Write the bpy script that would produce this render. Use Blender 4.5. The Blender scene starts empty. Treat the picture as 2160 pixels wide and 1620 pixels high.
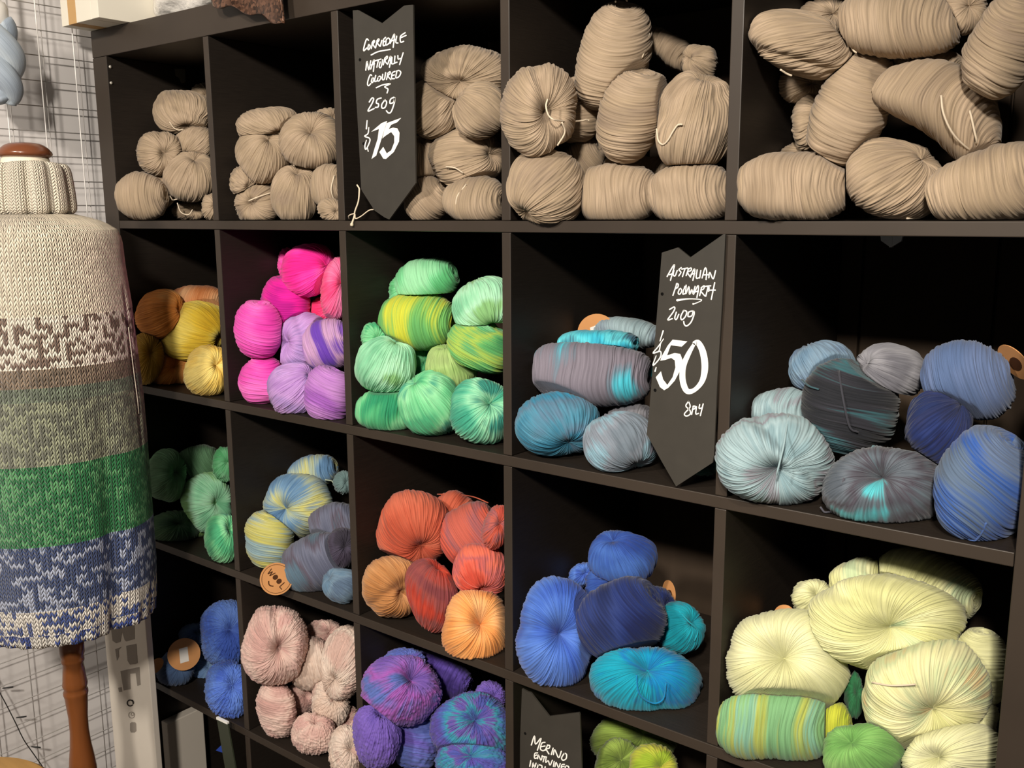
import bpy, math
import numpy as np
from mathutils import Matrix, Vector

# ------------------------------------------------------------------ camera
RC = np.array([[0.78906852, 0.00549006, 0.61428066],
               [0.10490246, 0.98406803, -0.14354646],
               [-0.60528204, 0.17770754, 0.77592118]])
FPX = 1994.6
ZS1 = 1.462                      # height of the top of the first shelf board
CAM = np.array([1.9671, -1.0969, ZS1 + 0.0109])
WB = np.array([[1., 0, 0], [0, 0, -1], [0, 1, 0]])
W2C = RC @ WB                    # world -> camera (x right, y down, z forward)
RIGHT, DOWN, FWD = W2C[0], W2C[1], W2C[2]
P, T, O_, D = 0.352, 0.0165, 0.0538, 0.385   # cubby pitch, board, frame, depth of the bookcase
H = P - T

def ray(u, v):
    d = RIGHT * ((u - 1080) / FPX) + DOWN * ((v - 810) / FPX) + FWD
    return d
def atY(u, v, y):
    d = ray(u, v); return CAM + d * ((y - CAM[1]) / d[1])
def atX(u, v, x):
    d = ray(u, v); return CAM + d * ((x - CAM[0]) / d[0])
def atZ(u, v, z):
    d = ray(u, v); return CAM + d * ((z - CAM[2]) / d[2])
def depth(p):
    return float((np.array(p) - CAM) @ FWD)
def px(p):
    q = W2C @ (np.array(p) - CAM)
    return 1080 + FPX * q[0] / q[2], 810 + FPX * q[1] / q[2]

scene = bpy.context.scene
col = scene.collection
cd = bpy.data.cameras.new('camera'); cam = bpy.data.objects.new('camera', cd); col.objects.link(cam)
cd.sensor_fit = 'HORIZONTAL'; cd.sensor_width = 36; cd.lens = FPX / 2160 * 36; cd.clip_start = .02
m = Matrix.Identity(4)
for i, r in enumerate((RIGHT, -DOWN, -FWD)):
    for j in range(3): m[j][i] = r[j]
for j in range(3): m[j][3] = CAM[j]
cam.matrix_world = m
scene.camera = cam

# ------------------------------------------------------------------ helpers
def lin(c):
    c = c / 255.
    return c / 12.92 if c <= .04045 else ((c + .055) / 1.055) ** 2.4
def hexc(h):
    h = h.lstrip('#')
    return tuple(lin(int(h[i:i + 2], 16)) for i in (0, 2, 4)) + (1.,)

def tag(o, label=None, cat=None, group=None, kind=None):
    if label: o['label'] = label
    if cat: o['category'] = cat
    if group: o['group'] = group
    if kind: o['kind'] = kind
    return o

class MB:
    """collects polygons of one mesh"""
    def __init__(s): s.v = []; s.f = []; s.smooth = []
    def add(s, vs, fs, smooth=False):
        b = len(s.v); s.v += [tuple(map(float, p)) for p in vs]
        s.f += [tuple(b + i for i in f) for f in fs]; s.smooth += [smooth] * len(fs)
    def box(s, lo, hi):
        x0, y0, z0 = lo; x1, y1, z1 = hi
        s.add([(x0, y0, z0), (x1, y0, z0), (x1, y1, z0), (x0, y1, z0), (x0, y0, z1), (x1, y0, z1), (x1, y1, z1), (x0, y1, z1)],
              [(0, 3, 2, 1), (4, 5, 6, 7), (0, 1, 5, 4), (1, 2, 6, 5), (2, 3, 7, 6), (3, 0, 4, 7)])
        return s
    def tube(s, pts, r, n=8, closed=False):
        pts = [np.array(p, float) for p in pts]; k = len(pts)
        rs = r if hasattr(r, '__len__') else [r] * k
        up = None; vs = []
        for i in range(k):
            a = pts[(i - 1) % k if closed else max(i - 1, 0)]; b = pts[(i + 1) % k if closed else min(i + 1, k - 1)]
            t = b - a; t /= np.linalg.norm(t) + 1e-12
            if up is None:
                up = np.cross(t, [0.3, .2, .9]); 
                if np.linalg.norm(up) < .1: up = np.cross(t, [1, 0, 0])
            up = up - t * (up @ t); up /= np.linalg.norm(up) + 1e-12
            w = np.cross(t, up)
            for j in range(n):
                a_ = 2 * math.pi * j / n
                vs.append(pts[i] + rs[i] * (math.cos(a_) * up + math.sin(a_) * w))
        fs = []
        for i in range(k if closed else k - 1):
            i2 = (i + 1) % k
            for j in range(n):
                j2 = (j + 1) % n
                fs.append((i * n + j, i * n + j2, i2 * n + j2, i2 * n + j))
        if not closed:
            fs.append(tuple(range(n - 1, -1, -1))); fs.append(tuple((k - 1) * n + j for j in range(n)))
        s.add(vs, fs, True); return s
    def lathe(s, prof, c, n=48, close=True):
        """prof: list of (r, z)"""
        vs = []; fs = []
        for r, z in prof:
            for j in range(n):
                a = 2 * math.pi * j / n
                vs.append((c[0] + r * math.cos(a), c[1] + r * math.sin(a), z))
        k = len(prof)
        for i in range(k - 1):
            for j in range(n):
                j2 = (j + 1) % n
                fs.append((i * n + j, i * n + j2, (i + 1) * n + j2, (i + 1) * n + j))
        if close:
            fs.append(tuple(range(n - 1, -1, -1))); fs.append(tuple((k - 1) * n + j for j in range(n)))
        s.add(vs, fs, True); return s
    def prism(s, outline, off):
        """outline: 3D loop; off: extrusion vector"""
        k = len(outline); o2 = [np.array(p) + off for p in outline]
        s.add(list(outline) + o2, [tuple(range(k)), tuple(range(2 * k - 1, k - 1, -1))] +
              [(i, i + k, (i + 1) % k + k, (i + 1) % k) for i in range(k)])
        return s
    def build(s, name, mat, parent=None, origin=None, bevel=0):
        me = bpy.data.meshes.new(name)
        o0 = np.array(origin if origin is not None else (0, 0, 0), float)
        me.from_pydata([tuple(np.array(p) - o0) for p in s.v], [], s.f)
        me.polygons.foreach_set('use_smooth', s.smooth)
        me.update()
        o = bpy.data.objects.new(name, me); col.objects.link(o)
        if mat: me.materials.append(mat)
        if parent is not None:
            o.parent = parent
        elif origin is not None:
            o.location = tuple(o0)
        if bevel:
            b = o.modifiers.new('bevel', 'BEVEL'); b.width = bevel; b.segments = 2; b.limit_method = 'ANGLE'
        return o

def empty(name, loc=(0, 0, 0)):
    o = bpy.data.objects.new(name, None); col.objects.link(o); o.location = tuple(map(float, loc)); return o

def smooth_line(pts, n=6):
    pts = [np.array(p, float) for p in pts]
    if len(pts) < 3: return [pts[0] + (pts[1] - pts[0]) * i / n for i in range(n + 1)]
    q = [2 * pts[0] - pts[1]] + pts + [2 * pts[-1] - pts[-2]]
    out = []
    for i in range(1, len(q) - 2):
        a, b, c, d = q[i - 1:i + 3]
        for j in range(n):
            t = j / n
            out.append(.5 * (2 * b + (c - a) * t + (2 * a - 5 * b + 4 * c - d) * t * t + (3 * b - a - 3 * c + d) * t ** 3))
    out.append(pts[-1]); return out

# ------------------------------------------------------------------ materials
def newmat(name):
    mt = bpy.data.materials.new(name); mt.use_nodes = True
    nt = mt.node_tree; b = nt.nodes['Principled BSDF']
    return mt, nt, b
def N(nt, typ, **kw):
    n = nt.nodes.new(typ)
    for k, v in kw.items():
        if k.startswith('i_'):
            key = k[2:]; key = int(key) if key.isdigit() else key
            n.inputs[key].default_value = v
        else: setattr(n, k, v)
    return n
def math_(nt, op, a, b=None, c=None):
    n = nt.nodes.new('ShaderNodeMath'); n.operation = op
    for i, x in enumerate((a, b, c)):
        if x is None: continue
        if isinstance(x, (int, float)): n.inputs[i].default_value = x
        else: nt.links.new(x, n.inputs[i])
    return n.outputs[0]
def plain(name, h, rough=.6, spec=.3, noise=.0, nscale=20, bump=0, metal=0, stretch=(1, 1, 1)):
    mt, nt, b = newmat(name)
    b.inputs['Roughness'].default_value = rough; b.inputs['Specular IOR Level'].default_value = spec
    b.inputs['Metallic'].default_value = metal
    c = hexc(h); b.inputs['Base Color'].default_value = c
    if noise or bump:
        tc = N(nt, 'ShaderNodeTexCoord'); mp = N(nt, 'ShaderNodeMapping'); mp.inputs['Scale'].default_value = stretch
        nt.links.new(tc.outputs['Object'], mp.inputs[0])
        no = N(nt, 'ShaderNodeTexNoise', i_Scale=nscale, i_Detail=5.)
        nt.links.new(mp.outputs[0], no.inputs['Vector'])
        if noise:
            mx = N(nt, 'ShaderNodeMix', data_type='RGBA')
            mx.inputs[6].default_value = tuple(x * (1 - noise) for x in c[:3]) + (1,)
            mx.inputs[7].default_value = tuple(min(1, x * (1 + noise)) for x in c[:3]) + (1,)
            nt.links.new(no.outputs[0], mx.inputs[0]); nt.links.new(mx.outputs[2], b.inputs['Base Color'])
        if bump:
            bp = N(nt, 'ShaderNodeBump', i_Strength=bump, i_Distance=.002)
            nt.links.new(no.outputs[0], bp.inputs['Height']); nt.links.new(bp.outputs[0], b.inputs['Normal'])
    return mt

M_board = plain('blackbrown_board', '#211c18', .5, .25, .35, 9, .08, stretch=(3, 3, 60))  # board colours kept darker than the front edges: cubby shade painted in
M_boardh = plain('blackbrown_shelf', '#29231e', .5, .25, .35, 9, .08, stretch=(3, 60, 60))
M_edgelit = plain('lit_front_edge', '#372f28', .45, .35, .25, 9, .05)  # same board, lightened to paint in the light on its front edges
M_wall = plain('white_wall', '#dedad8', .8, .2, .04, 3, .05)
M_back = plain('dark_back_panel', '#3c3127', .8, .2, .3, 6, .05, stretch=(4, 1, .6))
M_floor = plain('floor_boards', '#6b5a48', .5, .3, .3, 8, .1, stretch=(1, 14, 1))
M_wire = plain('grid_wire', '#b8b4b0', .4, .4)
M_chalk = plain('black_card', '#37342f', .55, .35, .18, 30, .05)
M_white = plain('white_paint', '#f2f0ea', .5, .3)
M_cream = plain('cream_calico', '#e6dcc6', .9, .1, .05, 60, .2)
M_cap = plain('varnished_cap', '#74432a', .25, .5, .12, 12)
M_post = plain('varnished_post', '#7a4724', .25, .5, .3, 14, 0, stretch=(3, 3, .5))
M_cord = plain('white_cord', '#f0eeea', .7, .2)
M_kraft = plain('kraft_tag', '#c58d5a', .8, .15, .1, 40)
M_kraftdark = plain('kraft_print', '#4a2d1a', .8, .1)
M_sticker = plain('white_sticker', '#dcd8d0', .6, .2)
M_box = plain('white_carton', '#d2cabe', .7, .2, .04, 8)
M_print = plain('grey_print', '#8d857c', .8, .1)
M_dprint = plain('dark_print', '#3a3633', .8, .1)
M_slabw = plain('white_slab', '#e2dccd', .6, .2, .04, 6)
M_slabt = plain('tan_slab', '#c09a68', .7, .2, .1, 10)
M_darkwire = plain('dark_cable', '#2b2b2a', .5, .3)
M_pine = plain('pine_wood', '#c79a5b', .5, .3, .2, 10, 0, stretch=(1, 12, 1))
M_blue = plain('blue_card', '#2b46a0', .5, .3)
M_hole = plain('dark_hole', '#0c0b0a', .9, .1)
M_pin = plain('pin_metal', '#b9b4aa', .35, .5)
M_greenboard = plain('dark_green_board', '#33382b', .35, .4)
M_grey = plain('grey_scrap', '#5a574c', .8, .1)

def poly_bag_mat():
    mt, nt, b = newmat('clear_poly_bag')
    b.inputs['Base Color'].default_value = hexc('#ece8e2'); b.inputs['Roughness'].default_value = .12
    b.inputs['Transmission Weight'].default_value = .25; b.inputs['IOR'].default_value = 1.2
    tc = N(nt, 'ShaderNodeTexCoord'); no = N(nt, 'ShaderNodeTexNoise', i_Scale=28., i_Detail=4.)
    nt.links.new(tc.outputs['Object'], no.inputs['Vector'])
    bp = N(nt, 'ShaderNodeBump', i_Strength=.9, i_Distance=.01); nt.links.new(no.outputs[0], bp.inputs['Height'])
    nt.links.new(bp.outputs[0], b.inputs['Normal']); return mt
def sequin_mat():
    mt, nt, b = newmat('brown_sequins')
    tc = N(nt, 'ShaderNodeTexCoord'); vo = N(nt, 'ShaderNodeTexVoronoi', i_Scale=190.)
    nt.links.new(tc.outputs['Object'], vo.inputs['Vector'])
    rp = N(nt, 'ShaderNodeValToRGB'); rp.color_ramp.elements[0].color = hexc('#2a1a12'); rp.color_ramp.elements[1].color = hexc('#6e4e3c')
    sp = N(nt, 'ShaderNodeSeparateColor'); nt.links.new(vo.outputs['Color'], sp.inputs[0]); nt.links.new(sp.outputs[0], rp.inputs[0])
    nt.links.new(rp.outputs[0], b.inputs['Base Color']); b.inputs['Roughness'].default_value = .16; b.inputs['Metallic'].default_value = .3
    bp = N(nt, 'ShaderNodeBump', i_Strength=1., i_Distance=.004); nt.links.new(sp.outputs[1], bp.inputs['Height'])
    nt.links.new(bp.outputs[0], b.inputs['Normal']); return mt
M_bag = poly_bag_mat(); M_seq = sequin_mat()

PAL = {}
def yarn(name, cols, su=1.6, sv=1.4, heather=.16, contrast=1.0, rough=.8, lum=1.0, nub=0):
    """hand-dyed yarn: colour runs along the strands (uv.y) and shifts from strand to strand (uv.x)"""
    mt, nt, b = newmat('yarn_' + name); L = nt.links.new
    uv = N(nt, 'ShaderNodeUVMap'); sep = N(nt, 'ShaderNodeSeparateXYZ'); L(uv.outputs[0], sep.inputs[0])
    oi = N(nt, 'ShaderNodeObjectInfo'); rnd = math_(nt, 'MULTIPLY', oi.outputs['Random'], 37.)
    def vec(a, b_, z):
        c = N(nt, 'ShaderNodeCombineXYZ')
        L(math_(nt, 'MULTIPLY', sep.outputs[0], a), c.inputs[0]); L(math_(nt, 'MULTIPLY', sep.outputs[1], b_), c.inputs[1])
        L(z, c.inputs[2]); return c.outputs[0]
    dye = N(nt, 'ShaderNodeTexNoise', i_Scale=2., i_Detail=1.5); L(vec(su, sv, rnd), dye.inputs['Vector'])
    jit = N(nt, 'ShaderNodeTexNoise', i_Scale=1., i_Detail=1.); L(vec(70, 2.2, rnd), jit.inputs['Vector'])
    d1 = math_(nt, 'MULTIPLY_ADD', math_(nt, 'SUBTRACT', dye.outputs[0], .5), 2.6 * contrast, .5)
    d2 = math_(nt, 'MULTIPLY_ADD', math_(nt, 'SUBTRACT', jit.outputs[0], .5), .55, d1)
    rp = N(nt, 'ShaderNodeValToRGB'); e = rp.color_ramp.elements
    n = len(cols)
    while len(e) < n: e.new(.5)
    for i, c in enumerate(cols):
        e[i].position = (i + .5) / n if n > 1 else 0
        cc = hexc(c); e[i].color = tuple(min(1, x * lum) for x in cc[:3]) + (1,)
    if n == 1: e[1].color = e[0].color
    L(d2, rp.inputs[0])
    st = N(nt, 'ShaderNodeTexNoise', i_Scale=1., i_Detail=2.); L(vec(150, 5., rnd), st.inputs['Vector'])
    hs = N(nt, 'ShaderNodeHueSaturation'); L(rp.outputs[0], hs.inputs['Color'])
    L(math_(nt, 'MULTIPLY_ADD', math_(nt, 'SUBTRACT', st.outputs[0], .5), 2 * heather * 2, 1.0), hs.inputs['Value'])
    L(hs.outputs[0], b.inputs['Base Color'])
    b.inputs['Roughness'].default_value = rough; b.inputs['Specular IOR Level'].default_value = .22
    b.inputs['Sheen Weight'].default_value = .12; b.inputs['Sheen Roughness'].default_value = .5
    bn = N(nt, 'ShaderNodeTexNoise', i_Scale=1., i_Detail=2.)
    L(vec(230, 60. if nub else 10., rnd), bn.inputs['Vector'])
    bp = N(nt, 'ShaderNodeBump', i_Strength=.55, i_Distance=.0012); L(bn.outputs[0], bp.inputs['Height'])
    L(bp.outputs[0], b.inputs['Normal'])
    PAL[name] = mt
    return mt
TAU = 2 * math.pi

# ------------------------------------------------------------------ the setting
def struct(name, lo, hi, mat):
    o = MB().box(lo, hi).build(name, mat); o['kind'] = 'structure'; return o
struct('floor', (-.09, -2.6, -.05), (3.4, .56, 0), M_floor)
struct('wall_left', (-.13, -2.6, 0), (-.08, .56, 2.9), M_wall)
# the wall behind the open bookcase is clad in dark boards with joints
wb = MB(); edges = [-.08, .33, .71, 1.095, 1.49, 1.68, 2.2, 2.75, 3.4]
for a, b in zip(edges[:-1], edges[1:]):
    wb.box((a + .002, .40, 0), (b - .002, .44, 1.86))
wb.box((-.08, .412, 0), (3.4, .44, 1.86)); 
o = wb.build('wall_back', M_back, bevel=.002); o['kind'] = 'structure'
struct('wall_upper', (-.08, .40, 1.862), (3.4, .44, 2.9), M_wall)

# ------------------------------------------------------------------ bookcase, 5 x 5 cubbies
W = 2 * O_ + 5 * P - T + 0.0
ztop = ZS1 + H + O_; zbot = ZS1 - 4 * P - O_
def dvx(k):      # left face of divider k (1..4), 5 = right frame
    return O_ + (k - 1) * P + H
case = empty('cube_shelving_unit', (W / 2, D / 2, zbot))
tag(case, 'large black-brown open cube shelving unit filled with yarn, against the dark wall', 'shelving unit')
OR = (W / 2, D / 2, zbot)
def casepart(name, lo, hi, mat, bev=.0012):
    o = MB().box(lo, hi).build(name, mat, case, OR, bevel=bev)
    if lo[1] < .01:          # front edge painted paler, as if lit; same board as the inner faces
        o.data.materials.append(M_edgelit); o.data.polygons[2].material_index = 1
    return o
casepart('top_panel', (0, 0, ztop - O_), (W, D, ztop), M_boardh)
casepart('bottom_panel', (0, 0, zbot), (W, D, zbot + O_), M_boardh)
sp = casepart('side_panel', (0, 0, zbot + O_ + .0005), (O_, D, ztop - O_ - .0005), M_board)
for (u, v) in ((232, 141), (234, 175)):
    q = atX(u, v, O_ + .0003)
    MB().tube([q, q + np.array((.002, 0, 0))], .003, 8).build('shelf_pin', M_pin, sp, OR)
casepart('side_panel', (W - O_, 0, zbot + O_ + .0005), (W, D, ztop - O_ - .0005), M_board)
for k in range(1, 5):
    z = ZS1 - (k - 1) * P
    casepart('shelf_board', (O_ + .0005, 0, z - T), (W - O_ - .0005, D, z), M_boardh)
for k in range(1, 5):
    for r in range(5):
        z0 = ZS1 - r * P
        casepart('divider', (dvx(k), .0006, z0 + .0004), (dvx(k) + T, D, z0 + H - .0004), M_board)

def cellbox(r, c):       # inner box of cubby: row r 1.., column c 1..
    x0 = O_ + (c - 1) * P; z0 = ZS1 - (r - 1) * P
    return np.array((x0, -.2, z0)), np.array((x0 + H, .395, z0 + H))

# ------------------------------------------------------------------ yarn skeins
class Nz:
    """smooth pseudo noise: a sum of a few sines in 3D"""
    def __init__(s, rng, f, n=7):
        s.k = rng.normal(size=(n, 3)); s.k *= (f * rng.uniform(.6, 1.4, (n, 1))) / np.linalg.norm(s.k, axis=1, keepdims=True)
        s.p = rng.uniform(0, TAU, n); s.n = n
    def __call__(s, X):
        return np.sin(X @ s.k.T + s.p).sum(-1) / math.sqrt(s.n) * .8

SK = []
def S(cell, desc, cx, cy, a, b, rot=0, f=.03, typ='A', pole=None, pal='taupe', cat=None, c=None, sw=0., cr=None,
      sq=2.25, bend=0., dim=.3, axis=(1, 0, .3), strand=.0042, amp=1.3, slub=0., lump=.05, strings=(), tags=(), seed=None, tail=0):
    SK.append(dict(cell=cell, desc=desc, cx=cx, cy=cy, a=a, b=b, rot=rot, f=f, typ=typ, pole=pole, pal=pal, c=c, sw=sw, cr=cr, sq=sq,
                   bend=bend, dim=dim, axis=axis, strand=strand, amp=amp, slub=slub, lump=lump, strings=strings, tags=tags,
                   seed=seed if seed is not None else len(SK) * 7 + 3, tail=tail))

GROW = 1.10
def place(s):
    s['a'] *= GROW; s['b'] *= GROW
    """ellipsoid of the skein in the world: centre C, columns of M = half axes"""
    r = math.radians(s['rot']); r0 = ray(s['cx'], s['cy'])
    ex = RIGHT * math.cos(r) + DOWN * math.sin(r); ey = RIGHT * math.sin(r) - DOWN * math.cos(r)
    ez = -r0 / np.linalg.norm(r0)
    def at_depth(y):
        C = atY(s['cx'], s['cy'], y); k = depth(C) / FPX
        a, b = s['a'] * k, s['b'] * k
        c = s['c'] if s['c'] else 1.1 * math.sqrt(a * b)
        return C, np.stack([ex * a, ey * b, ez * c], 1)
    r_, c_ = s['cell']; lo, hi = cellbox(r_, c_)
    if s['f'] == 'F':            # lies on the board: find the depth at which its underside touches
        y0, y1 = .015, .33
        def gap(y):
            C, M = at_depth(y); return C[2] - np.linalg.norm(M[2]) * .97 - lo[2]
        g0, g1 = gap(y0), gap(y1)
        if g0 > 0 > g1 or g0 < 0 < g1:
            for _ in range(40):
                ym = .5 * (y0 + y1)
                if (gap(ym) > 0) == (g0 > 0): y0 = ym
                else: y1 = ym
        else: y0 = y0 if abs(g0) < abs(g1) else y1
        C, M = at_depth(y0)
        fr = C[1] - np.linalg.norm(M[1])
        if fr < -.015: C, M = at_depth(y0 + (-.015 - fr))
        if fr > .16: C, M = at_depth(y0 - (fr - .16))
    else:
        C, M = at_depth(.06)
        C, M = at_depth(s['f'] + np.linalg.norm(M[1]) * .95)
    for _ in range(60):          # keep clear of the cubby's wall-side face, which the oblique view shows
        ext = np.linalg.norm(M[0])
        if C[0] - .86 * ext >= lo[0] or C[1] - np.linalg.norm(M[1]) < -.045: break
        C, M = at_depth(C[1] - .004)
    s['C'], s['M'], s['ex'], s['ey'], s['ez'] = C, M, ex, ey, ez
    s['Mi'] = np.linalg.inv(M)
    s['front'] = C[1] - np.linalg.norm(M[1])

def surf(s, u, v, out=1.075):
    """point of the skein's visible side under pixel (u, v)"""
    d = np.array((u - s['cx'], v - s['cy'])); r = math.radians(s['rot'])
    x = (d[0] * math.cos(r) + d[1] * math.sin(r)) / s['a']; y = (d[0] * math.sin(r) - d[1] * math.cos(r)) / s['b']
    q = x * x + y * y; z = math.sqrt(max(0, 1 - q)) if q < 1 else 0
    return s['C'] + s['M'] @ (np.array((x, y, z)) * out)

def skein_verts(s):
    rng = np.random.default_rng(s['seed'])
    M = s['M']; size = np.linalg.norm(M, axis=0); A = s['typ'] == 'A'
    if A:
        if s['pole'] is None: p = np.array((.25, .2, .9))
        else:
            d = np.array(s['pole'][:2], float) - (s['cx'], s['cy']); r = math.radians(s['rot'])
            x = (d[0] * math.cos(r) + d[1] * math.sin(r)) / s['a']; y = (d[0] * math.sin(r) - d[1] * math.cos(r)) / s['b']
            q = math.hypot(x, y)
            if q > .98: x, y = x / q * .98, y / q * .98
            p = np.array((x, y, math.sqrt(max(0, 1 - x * x - y * y))))
    else: p = np.array(s['axis'], float)
    p /= np.linalg.norm(p)
    back = np.array((0, 0, -1.)); q = back - p * (back @ p)
    if np.linalg.norm(q) < .05: q = np.array((0, -1., 0)) - p * p[1] * -1
    q /= np.linalg.norm(q); w = np.cross(p, q)
    R = float(np.mean(size)); ns = max(24, int(TAU * R / s['strand'])) if A else max(20, int(math.pi * R / s['strand']))
    sub = 4
    wd = rng.uniform(.55, 1.45, ns); wd = np.concatenate([[0], np.cumsum(wd)]); wd /= wd[-1]
    g = np.concatenate([wd[i] + (wd[i + 1] - wd[i]) * np.arange(sub) / sub for i in range(ns)])
    sid = np.repeat(np.arange(ns), sub); fr = np.tile(np.arange(sub) / sub, ns)
    prof = np.sqrt(np.clip(1 - (2 * ((fr + .125) % 1) - 1) ** 2, 0, 1))
    along = 44 if not s['slub'] else 90
    if A:
        t = np.linspace(.035, math.pi - .035, along); t = t - .22 * np.sin(2 * t) * 0
        TT, GG = np.meshgrid(t, g, indexing='ij'); PH = GG * TAU + s['sw'] * (1 - TT / math.pi) ** 2 * 2
        y01 = TT / math.pi
    else:
        gg = np.concatenate([g, [1.0]]); sid = np.concatenate([sid, [0]]); prof = np.concatenate([prof, [0]])
        GG, PH = np.meshgrid(.03 + gg * .94, np.linspace(0, TAU, along * 2 if not s['slub'] else along, endpoint=False), indexing='ij')
        TT = GG * math.pi; y01 = PH / TAU
    nzw = Nz(rng, 3.0); nzl = Nz(rng, 2.2); nzb = Nz(rng, 5.5)
    base = np.stack([np.cos(TT), np.sin(TT) * np.cos(PH), np.sin(TT) * np.sin(PH)], -1)
    wa = .055 * nzw(base)
    if A: PH = PH + wa * np.sin(TT) ** .5
    else: TT = np.clip(TT + wa * np.sin(TT) * 1.2, .01, math.pi - .01)
    dirs = np.cos(TT)[..., None] * p + (np.sin(TT) * np.cos(PH))[..., None] * q + (np.sin(TT) * np.sin(PH))[..., None] * w
    n_ = s['sq']; sqf = (np.abs(dirs) ** n_).sum(-1) ** (-1 / n_)
    rad = sqf * (1 + s['lump'] * nzl(base))
    if A:
        rad *= 1 - s['dim'] * np.exp(-(TT / .32) ** 2) - .12 * np.exp(-((math.pi - TT) / .3) ** 2)
    else:
        rad *= 1 - .16 * np.exp(-(TT / .3) ** 2) - .16 * np.exp(-((math.pi - TT) / .3) ** 2)
    if s['cr']:
        ang, dp, off = s['cr']; a_ = math.radians(ang); nrm = np.array((math.cos(a_), math.sin(a_), .0))
        rad *= 1 - dp * np.exp(-((dirs @ nrm - off) / .17) ** 2) * np.clip(dirs[..., 2] + .35, 0, 1)
    loc = dirs * rad[..., None]
    if s['bend']: loc[..., 1] += -s['bend'] * (loc[..., 0] ** 2 - .35)
    # strand relief in metres
    ph = rng.uniform(0, TAU, ns)[sid]; k1 = rng.uniform(1, 4, ns)[sid]; hb = rng.normal(0, .5, ns)[sid]
    shp = (lambda z: z[None, :]) if A else (lambda z: z[:, None])
    along_v = y01 * TAU
    wav = np.sin(along_v * shp(k1) * (1 if A else np.round(1)) + shp(ph)) if A else np.sin(along_v * np.round(shp(k1)) + shp(ph))
    rel = .0017 * s['amp'] * (s['strand'] / .0042) * (shp(prof) - .8 + .32 * shp(hb) + .38 * wav + .5 * nzb(base))
    nzc = Nz(rng, 1.0); nk = max(5, ns / 7.)
    cl = nzc(np.stack([GG * nk * 2.2, y01 * 3.5, GG * 0 + s['seed']], -1))
    rel = rel + .0024 * s['amp'] * cl * np.sin(TT)
    if s['slub']:
        i = np.floor(y01 * 46 + shp(rng.uniform(0, 9, ns)[sid])).astype(int)
        tab = rng.uniform(0, 1, 997); rel = rel + s['slub'] * (tab[(i * 131 + shp(sid) * 17) % 997] - .4) * .0042
    Wp = loc @ M.T
    rl = np.linalg.norm(Wp, axis=-1, keepdims=True) + 1e-9
    Wp = Wp + Wp / rl * rel[..., None]
    return Wp + s['C'], A, GG, y01

def clip_plane(V, pt, n, gap):
    dd = (V - pt) @ n + gap
    return V - n * np.clip(dd, 0, None)[..., None]

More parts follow.
